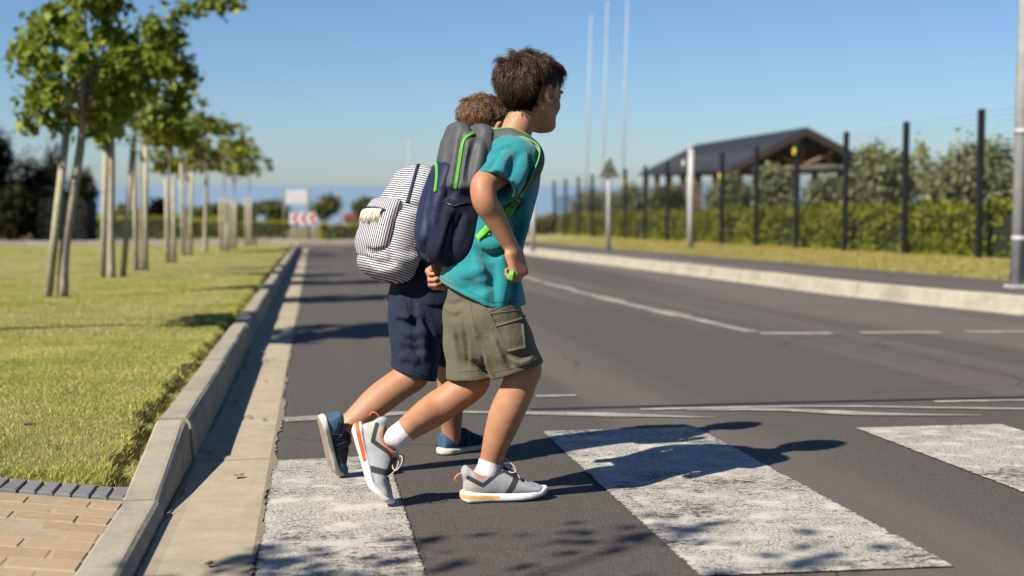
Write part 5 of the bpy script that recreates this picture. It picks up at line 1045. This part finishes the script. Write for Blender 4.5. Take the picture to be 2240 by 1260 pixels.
# ---------------- socks and shoes
sneaker(O1, R_, B1, P1, MS['sole_sun_y'])
sock([O1+R_@np.array([.062,0,.045]), O1+R_@np.array([.065,0,.078]), p1(1068.5,1030,dd1), p1(1072.5,1006,dd1)], [.022,.0265,.0315,.0335], B1, P1)
sneaker(O2, R2, B1, P1, MS['sole_sun_o'], BEND)
sock([O2+R2@np.array([.062,0,.045]), O2+R2@np.array([.065,0,.078]), p1(869,955,dd2), p1(888,940,dd2)], [.022,.0265,.0315,.0335], B1, P1)
# ---------------- hair of the taller boy
def scalp(vol, C, R, s, n, keep, seed=3):
    rg = np.random.default_rng(seed); V, Q = vol.mesh(0); l = (V-C)@R/s; k = (np.linalg.norm(l-np.array([0,-.01,.01]), axis=1) < .13) & keep(l) & (l[:,2] > -.08); V = V[k]
    i = rg.permutation(len(V))[:n]; P = V[i]; return P, (P-C)@R/s, vol.normal(P, .008)
def keep1(l):
    x, y, z = np.abs(l[:,0]), l[:,1], l[:,2]
    back = (y < -.025) & (z > -.060+.0*y); side = (y >= -.025) & (y < .045) & (z > .026+.75*np.maximum(y-.005,0)) ; burn = (y > .012) & (y < .024) & (z > .004) & (x > .055)
    top = (y >= .045) & (z > .062); ear = (y > -.034) & (y < .012) & (z < .026) & (x > .05)
    return (back | side | burn | top) & ~ear
def groom(name, vol, C, R, s, keep, n, mat, parent, base, whorl, Ltop, Lside, Lnape, lift, seed, clump=9, jit=.14, tip=.24):
    P, l, N = scalp(vol, C, R, s, n, keep, seed); rg = np.random.default_rng(seed+1)
    f = l-np.array(whorl); f[:,2] *= .8; f += np.exp(-(np.linalg.norm(f, axis=1)/.03)**2)[:,None]*rg.normal(0,.05,f.shape); f += np.where(l[:,1:2] > .0, np.array([[.25,.55,.0]])*.08, 0)
    d = f@R.T; d -= N*np.einsum('ij,ij->i', d, N)[:,None]; d += rg.normal(0, .012, d.shape); d /= np.linalg.norm(d, axis=1)[:,None]+1e-9
    up = np.clip((l[:,2]+.05)/.13, 0, 1); ln = Lnape+(Lside-Lnape)*np.clip(up*2,0,1)+(Ltop-Lside)*np.clip(up*2-1,0,1)
    near = (np.abs(l[:,0]) > .042) & (l[:,1] > -.06) & (l[:,2] < .075); ln = np.where(near, np.clip((l[:,2]-.010)*.75, .012, .045), ln); d = np.where(near[:,None], d-R[:,1]*.9, d); d /= np.linalg.norm(d, axis=1)[:,None]
    lf = lift*(.28+.72*up**1.5); lf *= rg.uniform(.75,1.25,len(lf))
    return strands(name, mat, base, parent, P, d, N, ln*s, lf*s, rg.uniform(.3,1.0,len(ln)), .00048*s, 5, clump, seed, 1.0, jit, tip)
def hair_cap(vol, C, R, s, keep, mat, parent, base, t=.006):
    V, Q = vol.mesh(0); sel = np.linalg.norm((V-C)@R/s*np.array([1,1,1])-np.array([0,-.01,.01]), axis=1) < .13
    l = (V-C)@R/s; k = sel & keep(l) & (l[:,2] > -.058) & ~((l[:,1] > .012) & (l[:,2] < .072)); fk = k[Q].all(1); Qs = Q[fk]; u, inv = np.unique(Qs, return_inverse=True)
    W_ = V[u]; N = vol.normal(W_); me = np_mesh('hair_cap', W_+N*(t*np.clip((l[u,2]+.075)/.05, .12, 1)*np.clip((.14-np.abs(l[u,1]))/.1,.3,1))[:,None]-base, inv.reshape(-1,4)); set_attr(me, 'rnd', np.full(len(W_), .15)); set_attr(me, 'along', np.zeros(len(W_))); me.materials.append(mat)
    o = bpy.data.objects.new('hair_cap', me); link(o, parent); return o
hr_ = groom('hair', b, HC1, HR1, 1.0, keep1, 1800, MS['hair_dark'], P1, B1, (.012,-.055,.100), .056, .044, .022, .019, 5, 24, .12)
hair_cap(b, HC1, HR1, 1.0, keep1, MS['hair_under'], hr_, B1, .011)
# fringe: locks that sweep forward and curl over the brow
rg = np.random.default_rng(21); roots = []; dirs = []; nn = []
for i in range(70):
    x = rg.uniform(-.05,.055); r0 = Lh1(x, .050+rg.uniform(-.01,.012), .075+rg.uniform(-.008,.010)); roots.append(r0); dirs.append(HR1@unit(np.array([.30+x*3, 1.0, .15])))
roots = snap(b, roots, .004); nn = b.normal(roots)
strands('fringe', MS['hair_dark'], B1, hr_, roots, np.array(dirs), nn, np.full(70,.050), np.full(70,.012), np.full(70,1.2), .0005, 5, 26, 8, 1.4, .13)
# ---------------- grey and navy backpack
BF = yawframe(math.radians(14), math.radians(9)); BC = p1(1004, 432, .015)
bl = lambda px, py, dd: BF.T@(p1(px,py,dd)-BC)
lo, hi = bounds([p1(890,600,-.2), p1(1080,260,-.2), p1(890,260,.22), p1(1080,600,.22)], .03)
g = Vol(lo, hi, .0036)
g.loft(BC, BF, [(-.195,0,-.012,.100,.060),(-.165,0,-.012,.122,.070),(-.08,0,-.004,.128,.068),(0,0,.002,.128,.064),(.08,0,.004,.124,.058),(.13,0,.002,.116,.052),(.165,0,-.002,.10,.045)], 0, 'add', 4.2, .022)
g.loft(BC, BF, [(.02,0,.034,.122,.030),(.10,0,.034,.120,.030),(.165,0,.033,.112,.028),(.205,0,.031,.092,.022),(.218,0,.030,.07,.014)], .030, 'add', 3.6, .014)
g.loft(BC, BF, [(.02,0,-.034,.122,.028),(.10,0,-.034,.118,.028),(.165,0,-.034,.106,.026),(.200,0,-.034,.085,.020),(.214,0,-.034,.06,.012)], .030, 'add', 3.6, .014)
gd = lambda pl: g.drape(pl, 3.6, 4.5)
for pl, r, dp, op in [([(1010,295),(1007,330),(998,380),(993,418)], .007,.005,'sub'), ([(980,300),(972,350),(965,400)], .012,.005,'add'), ([(1040,310),(1032,350),(1022,395)], .010,.002,'sub'), ([(1052,310),(1045,360),(1040,410)], .012,.005,'add'), ([(985,340),(975,380),(962,420)], .007,.004,'sub'), ([(975,460),(985,510),(965,560)], .016,.006,'add'), ([(1010,470),(1000,520),(985,575)], .013,.007,'sub'), ([(1030,470),(1020,520),(1005,570)], .014,.006,'add')]:
    fold(g, gd(pl), r, dp, .014, op)
def bagzone(V): return (V-BC)@BF[:,2]-.022+.0*V[:,0]
MS['bag1'] = m_zone('grey_and_navy_nylon', (.088,.092,.098), [('z_navy',(.013,.018,.058))], .6, 1200, .06, .12, .001)
BG = empty('backpack', B1); base = B1
tag(BG, 'grey and navy backpack with bright green zips, worn by the taller boy', 'backpack', 'school backpacks')
skin_obj('main_compartment', g, MS['bag1'], B1, BG, 1, dict(z_navy=bagzone))
fp = Vol(lo, hi, .0036)
fp.loft(BC, BF, [(-.178,0,-.060,.080,.020),(-.14,0,-.070,.102,.030),(-.08,0,-.073,.108,.034),(0,0,-.069,.106,.031),(.06,0,-.061,.098,.026),(.095,0,-.056,.080,.022)], 0, 'add', 2.6, .014)
for pl, r, dp, op in [([(945,400),(930,460),(925,520)], .014,.005,'sub'), ([(938,500),(935,540),(940,575)], .010,.006,'sub'), ([(930,480),(922,530),(928,570)], .010,.005,'add')]: fold(fp, fp.drape(pl, 3.6, 4.6), r, dp, .014, op)
FP = skin_obj('front_pocket', fp, MS['bag_navy'], B1, BG, 1)
def zipper(vol, pl, base, parent, w=.011, t0=3.6, t1=4.6, mat=None, name='zip'):
    H = vol.drape(pl, t0, t1, .0015, 8); H = smooth_path(H[::3] if len(H) > 12 else H, 30); N = vol.normal(H, .01)
    z = ribbon(H, N, w, .004, name, mat or MS['green'], base, parent, .0008)
    for s_ in (-.28, .28): T = unit(H[-1]-H[0]); B_ = np.cross(np.gradient(H, axis=0), N); B_ /= np.linalg.norm(B_, axis=1)[:,None]; tube_obj('zip_edge', H+B_*w*s_+N*.0022, .0013, mat or MS['green'], base, z, 5)
    return z
zipper(g, [(1034,291),(1020,301),(1012,315),(1007,345),(1001,385),(996,416)], B1, BG)
zipper(fp, [(941,352),(950,353),(956,362),(957,385),(953,420)], B1, BG, .010)
# piping between back panel and sides, mesh side pocket with elastic rim
e = g.drape([(968,400),(964,440),(957,470),(950,510),(943,550),(938,572)], 3.6, 4.6, .001)
if len(e) > 3: tube_obj('piping', smooth_path(e[::3], 26), .0034, MS['bag_grey'], B1, BG, 6)
mp = Vol(lo, hi, .0036); mp.d = g.d-.006; mc = p1(998,520,-.12)
keepz = (mp.ax[0][:,None,None]*BF[0,2]+mp.ax[1][None,:,None]*BF[1,2]+mp.ax[2][None,None,:]*BF[2,2]-BC@BF[:,2]).astype(np.float32); keepx = (mp.ax[0][:,None,None]*BF[0,0]+mp.ax[1][None,:,None]*BF[1,0]+mp.ax[2][None,None,:]*BF[2,0]-BC@BF[:,0]).astype(np.float32); keepy = (mp.ax[0][:,None,None]*BF[0,1]+mp.ax[1][None,:,None]*BF[1,1]+mp.ax[2][None,None,:]*BF[2,1]-BC@BF[:,1]).astype(np.float32)
mp.d = np.maximum(mp.d, keepz+.012+.22*np.abs(keepy+.02)*-1.0+.004); mp0 = mp.d; mp.d = np.maximum(mp0, .070+keepx); skin_obj('mesh_pocket', mp, MS['meshfab'], B1, BG, 1); mp.d = np.maximum(mp0, .070-keepx)
for pl, r, dp, op in [([(975,460),(970,510),(955,565)], .012,.005,'add'), ([(1000,465),(985,520),(970,570)], .011,.007,'sub'), ([(1020,470),(1005,520),(985,570)], .013,.006,'add')]: fold(mp, mp.drape(pl, 3.6, 4.5), r, dp, .012, op)
skin_obj('mesh_pocket', mp, MS['meshfab'], B1, BG, 1)
e = mp.drape([(966,440),(980,446),(993,451),(1006,447),(1020,444),(1032,444)], 3.6, 4.5, .001)
if len(e) > 3: tube_obj('elastic_rim', smooth_path(e[::3], 24), .0030, MS['black'], B1, BG, 6)
# shoulder straps: padded grey with green edging, then webbing and buckle
MS['strapg'] = NT('grey_padded_strap').base((.10,.10,.105), .75).m
def strap(P, N, width, name='shoulder_strap', taper=None):
    o = ribbon(P, N, width, .009, name, MS['bag_grey'], B1, BG, .002, taper); B_ = np.cross(np.gradient(P, axis=0), N); B_ /= np.linalg.norm(B_, axis=1)[:,None]
    for sg in (-1, 1): tube_obj('edging', P+B_*sg*width*.5*(1 if taper is None else np.array([taper(t) for t in np.linspace(0,1,len(P))])[:,None])+N*.001, .0024, MS['green'], B1, o, 6)
    return o
TC = lambda lat, fw, py: p1(1060,660)+TF[:,0]*lat+TF[:,1]*fw+UP*(p1(1060,py)[2]-p1(1060,660)[2])
for sg, key in ((1, 'near'), (-1, 'far')):
    pts = [p1(1058,300,-.07) if sg > 0 else p1(1050,300,.09)]
    C0 = [(1088,286),(1118,278),(1140,286),(1150,306),(1154,340),(1148,375),(1136,402)]
    la = [.070,.075,.080,.090,.105,.125,.140]
    P = []
    for (px, py), l_ in zip(C0, la):
        o_ = p1(px, py, 0.0); l0 = (o_-p1(1060,660))@TF[:,0]; P.append(o_+TF[:,0]*((l_ if sg > 0 else -l_)-l0*0)) if False else P.append(p1(px, py, -l_*.95 if sg > 0 else l_*.95))
    P = snap(s, P, .005, 8); H = smooth_path(np.r_[np.array(pts), P], 36); N = s.normal(snap(s, H, 0), .02); N = N*.55+(-AWAY*.75 if sg > 0 else AWAY*.75)*np.clip(np.linspace(1.1,-.9,36),0,1)[:,None]; N /= np.linalg.norm(N, axis=1)[:,None]; H = H+N*.002
    strap(H, N, .042, taper=lambda t: 1.0 if t < .75 else 1-.35*(t-.75)/.25)
    a_ = H[-1]; e_ = p1(1044,520,-.13) if sg > 0 else p1(1030,520,.14); W_ = smooth_path(np.r_[a_[None], snap(s, [p1(1112,455,-.12) if sg > 0 else p1(1100,450,.13), p1(1078,490,-.125) if sg > 0 else p1(1070,490,.14)], .004), e_[None]], 24); Nw = s.normal(snap(s, W_, 0), .02)
    ribbon(W_, Nw, .020, .003, 'webbing', MS['green'], B1, BG)
    c = W_[5]; T_ = unit(W_[6]-W_[4]); B_ = unit(np.cross(T_, Nw[5])); mb = MB(); R_b = np.stack([T_, B_, np.cross(T_, B_)], 1)
    for k in (-.016, 0, .016): mb.box(c-B1+T_*k+Nw[5]*.004, (.005,.034,.006), R_b, .001)
    mb.box(c-B1+B_*.016+Nw[5]*.004, (.036,.005,.006), R_b, .001); mb.box(c-B1-B_*.016+Nw[5]*.004, (.036,.005,.006), R_b, .001); mb.build('buckle', MS['black'], BG)
    if sg > 0:   # loose end that the hand pulls
        e2 = smooth_path([c, p1(1106,490,-.135), p1(1112,540,-.150), p1(1120,585,-.175), p1(1118,600,-.196), p1(1116,612,-.190)], 24)
        ribbon(e2, np.tile(-AWAY+RIGHT*-.4, (24,1)), .015, .0028, 'webbing_end', MS['green'], B1, BG)
    else:
        e2 = smooth_path([c, p1(1040,520,.19), p1(975,585,.17), p1(962,598,.165), p1(958,612,.16)], 24); ribbon(e2, np.tile(-AWAY, (24,1)), .022, .0028, 'webbing_end', MS['green'], B1, BG)
# wide green tab at the lower end of the strap
o_, _ = patch(s, [(1040,515),(1068,501),(1073,512),(1049,528)], .004, 4, 3, 'strap_tab', MS['green'], B1, BG, .001)
# ------------------------------------------------------------------ the shorter boy with the striped bag
D2 = 4.62
def p2(px, py, dd=0.0): return at(px, py, D2+dd)
B2 = ground(890, 1020); T2 = yawframe(math.radians(30)); HC2 = p2(1062, 279, .0); HR2 = yawframe(math.radians(40), math.radians(6))
lo, hi = bounds([p2(700,1060,-.25), p2(1130,200,.1), p2(1070,1010,.3), p2(900,600,-.2), p2(980,480,-.25), p2(980,400,.28)], .06)
b = Vol(lo, hi, .0038)
limb(b, [p2(908,680,-.05), p2(906,740,-.075), p2(906,800,-.095), p2(896,824,-.105), p2(866,846,-.118), p2(832,872,-.132), p2(786,910,-.16), p2(762,930,-.172), p2(742,955,-.185)], [.060,.057,.0525,.0500,.0485,.0490,.0385,.0315,.030])
b.ell(p2(915,822,-.10), (.026,.028,.030), None, .03)
limb(b, [p2(950,670,.06), p2(968,735,.11), p2(986,800,.165), p2(988,845,.19), p2(985,880,.215), p2(987,930,.245), p2(988,960,.26)], [.060,.056,.050,.047,.046,.035,.030])
def rows2(rows):
    out = []
    for py, px, rx, ry in rows: q_ = T2.T@(p2(px,py,0)-p2(930,640)); out.append((q_[2], q_[0], q_[1], rx, ry))
    return sorted(out)
b.loft(p2(930,640), T2, rows2([(690,930,.09,.07),(640,930,.095,.075),(560,948,.10,.072),(480,972,.105,.074),(410,998,.11,.074),(368,1016,.10,.055),(350,1026,.05,.042)]), .02, 'add', 2.2, .02)
limb(b, [p2(1024,362,.0), p2(1042,330,.0), p2(1056,300,.0)], [.047,.041,.043])
Lh2 = head(b, HC2, HR2, .99)
Rs, Re, Rw = p2(1008,395,-.115), p2(978,492,-.16), p2(1040,440,-.19)
limb(b, [Rs, (Rs+Re)/2, Re*.9+Rs*.1, Re*.85+Rw*.15, Re*.5+Rw*.5, Rw], [.037,.0365,.034,.0335,.028,.0185])
hand(b, Rw, UP*.9+RIGHT*.3, -AWAY*-.6+-RIGHT*.5, [(1.1,1.3,.9)]*4, True, .97, (.3,.7,.8))
Ls, Le, Lw = p2(990,395,.125), p2(975,490,.20), p2(1040,450,.19)
limb(b, [Ls, (Ls+Le)/2, Le*.9+Ls*.1, Le*.85+Lw*.15, Le*.5+Lw*.5, Lw], [.037,.0365,.034,.0335,.028,.0185])
hand(b, Lw, UP*.9+RIGHT*.3, -AWAY*.6-RIGHT*.5, [(1.1,1.3,.9)]*4, False, .97, (.3,.7,.8))
def rosy2(V):
    e = np.zeros(len(V))
    for x in (-1, 1): e = np.maximum(e, .35*np.exp(-(np.linalg.norm(V-Lh2(x*.042,.07,-.032), axis=1)/.02)**2))
    return np.maximum(e, .7*(np.linalg.norm((V-Lh2(0,.088,-.0615))@HR2/np.array([.021,.012,.0075]), axis=1) < 1))
P2 = skin_obj('person', b, MS['skin'], B2, None, 1, dict(rosy=rosy2)); P2.location = B2
tag(P2, 'shorter boy in navy denim shorts and blue shoes, walking behind the taller boy', 'person', 'boys crossing the road')
face_bits(Lh2, HR2, .99, B2, P2, MS['brow'], b)
hr2 = groom('hair', b, HC2, HR2, .99, keep1, 1700, MS['hair_mid'], P2, B2, (.012,-.050,.100), .032, .026, .016, .010, 31, 18, .06, .08)
hair_cap(b, HC2, HR2, .99, keep1, MS['hair_under2'], hr2, B2, .006)
# shirt
lo, hi = bounds([p2(880,700,-.24), p2(1080,330,-.24), p2(880,330,.26), p2(1080,700,.26)], .03)
s = Vol(lo, hi, .0042)
s.loft(p2(930,640), T2, rows2([(668,926,.136,.112),(640,928,.132,.108),(560,946,.124,.098),(480,970,.126,.094),(410,996,.130,.092),(372,1013,.110,.074),(352,1024,.062,.052)]), .02, 'add', 2.2, .02)
for A_, B_, C_ in ((p2(1002,385,-.08), p2(1006,398,-.11), p2(992,448,-.142)), (p2(996,385,.09), p2(990,398,.12), p2(980,450,.17))):
    s.cone(A_, B_, .052, .056, .03); s.cone(B_, C_, .056, .060, .02); d_ = unit(C_-B_); cut_disc(s, C_, d_, .08, .09); s.cone(C_-d_*.04, C_+d_*.02, .038, .052, .004, 'sub')
s.cone(p2(1020,372,.0), p2(1052,305,.0), .050, .066, .006, 'sub')
skin_obj('t_shirt', s, MS['navyshirt'], B2, P2, 1)
# denim shorts
lo, hi = bounds([p2(830,850,-.26), p2(1040,600,-.26), p2(830,600,.28), p2(1040,850,.28)], .03)
q = Vol(lo, hi, .0038)
q.loft(p2(930,640), T2, rows2([(735,928,.125,.10),(700,926,.132,.108),(660,925,.126,.104),(620,928,.116,.096),(600,930,.112,.092)]), .02, 'add', 2.2, .02)
limb(q, [p2(908,690,-.055), p2(909,750,-.08), p2(908,800,-.095), p2(906,830,-.10)], [.086,.076,.069,.068], .01, 16); limb(q, [p2(952,690,.065), p2(968,740,.10), p2(984,796,.160), p2(988,815,.17)], [.084,.076,.070,.070], .01, 16)
m1, d1 = p2(901,818,-.098), unit(-UP*.9-RIGHT*-.38); m1 = p2(900,816,-.098); d1 = unit((p2(845,862,0)-p2(898,822,0))*.55-UP*.04)
m2, d2 = p2(987,792,.160), unit(-UP)
q.cone(p2(905,800,-.095), p2(902,818,-.099), .073, .0725, .004)
for m_, d_, rr in ((m1, unit(-UP*.87-RIGHT*.30), .095), (m2, d2, .082)): cut_disc(q, m_, d_, rr, .12); q.cone(m_-d_*.04, m_+d_*.03, .046, .062, .005, 'sub')
for pl, r, dp, op in [([(865,690),(890,697),(912,690)], .010,.006,'add'), ([(868,700),(895,710),(915,705)], .010,.005,'sub'), ([(905,640),(906,700),(904,780)], .007,.003,'sub'), ([(880,725),(905,732),(935,722)], .011,.005,'add'), ([(878,760),(900,770),(930,762)], .010,.005,'sub'), ([(873,785),(895,778),(915,792)], .010,.006,'add'), ([(920,700),(930,740),(928,790)], .012,.005,'add'), ([(915,645),(925,640),(940,625)], .008,.006,'add'), ([(930,690),(942,730),(938,770)], .010,.005,'sub'), ([(875,640),(880,665),(890,690)], .008,.003,'add')]:
    fold(q, q.drape(pl, 4.0, 5.3), r, dp, .013, op)
S2 = skin_obj('shorts', q, MS['denim'], B2, P2, 1)
MS['denim_thread'] = simple('dark_denim_thread', (.006,.009,.026), .9)
for pl in ([(906,645),(907,700),(906,760),(905,815)], [(878,640),(879,682),(900,690)], [(868,792),(895,806),(927,822)], [(908,660),(925,648),(940,632)]):
    e = q.drape(pl, 4.0, 5.3, .0006)
    if len(e) > 2: tube_obj('seam_stitching', e, .0013, MS['denim_thread'], B2, S2, 4)
# shoes
xd = unit(RIGHT*.70+AWAY*.70-UP*.018); yd = unit(np.cross(UP, xd)); canvas_shoe(ground(963, 996)+UP*.001, np.stack([xd, yd, np.cross(xd, yd)], 1), B2, P2)
toe2 = ground(745, 1044); hl2 = p2(722, 918, -.215); xd = unit(toe2-hl2+AWAY*.05); zd = unit(RIGHT*.86+AWAY*.30+UP*.30); zd = unit(zd-xd*(zd@xd)); R2_ = np.stack([xd, np.cross(zd, xd), zd], 1)
tip = bend_x(np.array([[.222,0,.012]]), .165, .30)[0]; canvas_shoe(toe2+UP*.008-R2_@tip, R2_, B2, P2, .30)
# ---------------- striped backpack
BF2 = yawframe(math.radians(30), math.radians(19)); BC2 = p2(878, 481, -.06)
lo, hi = bounds([p2(750,640,-.28), p2(1000,330,-.28), p2(750,330,.2), p2(1000,640,.2)], .03)
g = Vol(lo, hi, .0038)
g.loft(BC2, BF2, [(-.205,0,.005,.085,.035),(-.185,0,-.002,.118,.060),(-.13,0,-.006,.138,.075),(-.05,0,-.006,.142,.076),(.03,0,-.002,.140,.068),(.10,0,.006,.130,.056),(.155,0,.014,.108,.044),(.190,0,.020,.075,.030)], 0, 'add', 2.7, .02)
for pl, r, dp, op in [([(861,442),(856,490),(852,530),(858,580)], .008,.003,'sub'), ([(880,380),(868,410),(861,442)], .008,.003,'sub'), ([(800,560),(825,580),(860,575)], .014,.006,'sub'), ([(870,560),(895,570),(920,560)], .014,.006,'add'), ([(830,420),(850,400),(880,372)], .012,.004,'add'), ([(875,455),(900,452),(925,456)], .008,.003,'sub')]: fold(g, g.drape(pl, 4.0, 5.2), r, dp, .014, op)
SB = empty('backpack', B2); tag(SB, 'navy and white striped backpack with cream fringe, worn by the shorter boy', 'backpack', 'school backpacks')
skin_obj('main_compartment', g, MS['stripes'], B2, SB, 1, dict(stripe=lambda V: (V-BC2)@BF2[:,2]+.06*np.abs((V-BC2)@BF2[:,1])+.03*((V-BC2)@BF2[:,0])))
fp = Vol(lo, hi, .0038)
fp.loft(BC2, BF2, [(-.150,0,-.064,.080,.018),(-.12,0,-.072,.100,.026),(-.05,0,-.076,.104,.029),(.02,0,-.071,.102,.025),(.050,0,-.064,.098,.019)], 0, 'add', 3.0, .010)
for pl, r, dp, op in [([(800,545),(815,555),(840,548)], .010,.006,'sub'), ([(785,560),(800,572),(820,575)], .010,.006,'add')]: fold(fp, fp.drape(pl, 4.0, 5.2), r, dp, .012, op)
FP2 = skin_obj('front_pocket', fp, MS['stripes'], B2, SB, 1, dict(stripe=lambda V: (V-BC2)@BF2[:,0]*.55+(V-BC2)@BF2[:,1]*.8+.05*((V-BC2)@BF2[:,2])))
zipper(g, [(919,350),(912,372),(904,400),(897,425),(891,445)], B2, SB, .013, 4.0, 5.2, MS['bag_navy'])
e = fp.drape([(792,458),(806,455),(820,455),(834,458),(846,462)], 4.0, 5.2, .002)
if len(e) > 3: tube_obj('pocket_binding', smooth_path(e[::3], 18), .0048, MS['bag_navy'], B2, SB, 6)
# cream fringe: a header tape and hanging yarns
e = fp.drape([(779,470),(788,467),(800,464),(815,463),(830,464),(840,466)], 4.0, 5.2, .005)
if len(e) > 4:
    e = smooth_path(e[::3], 40); N = fp.normal(e, .012); fr = ribbon(e, N, .020, .006, 'fringe', MS['cream'], B2, SB, .001); rg = np.random.default_rng(3); mb = MB()
    for i in range(190):
        t = rg.uniform(0, 38.9); k = int(t); a_ = e[k]*(1-t+k)+e[k+1]*(t-k); n_ = N[k]; L_ = .040*rg.uniform(.8,1.1); j = rg.normal(0,.006,3)
        mb.tube([a_-B2+n_*.004, a_-B2+n_*.007-UP*L_*.5+j*.4, a_-B2+n_*.005-UP*L_+j], [.0016,.0016,.0011], 4)
    y_ = mb.build('fringe_yarns', MS['cream'], fr); y_['kind'] = 'stuff'
    mb = MB(); mb.tube([e[0]-B2+N[0]*.004-UP*.034-RIGHT*.004, e[0]-B2+N[0]*.004-UP*.050-RIGHT*.004], [.006,.005], 8); mb.build('leather_tab', MS['tan'], SB)
for sg in (1, -1):
    P = snap(s, [p2(985,360,-.07*sg), p2(1010,352,-.075*sg), p2(1032,362,-.08*sg), p2(1048,390,-.09*sg), p2(1046,430,-.10*sg), p2(1025,480,-.115*sg)], .005, 8); H = smooth_path(np.r_[p2(940,372,-.09*sg)[None], P, p2(930,580,-.13*sg)[None]], 36); ribbon(H, s.normal(snap(s, H, 0), .02), .042, .008, 'shoulder_strap', MS['bag_navy'], B2, SB, .002)
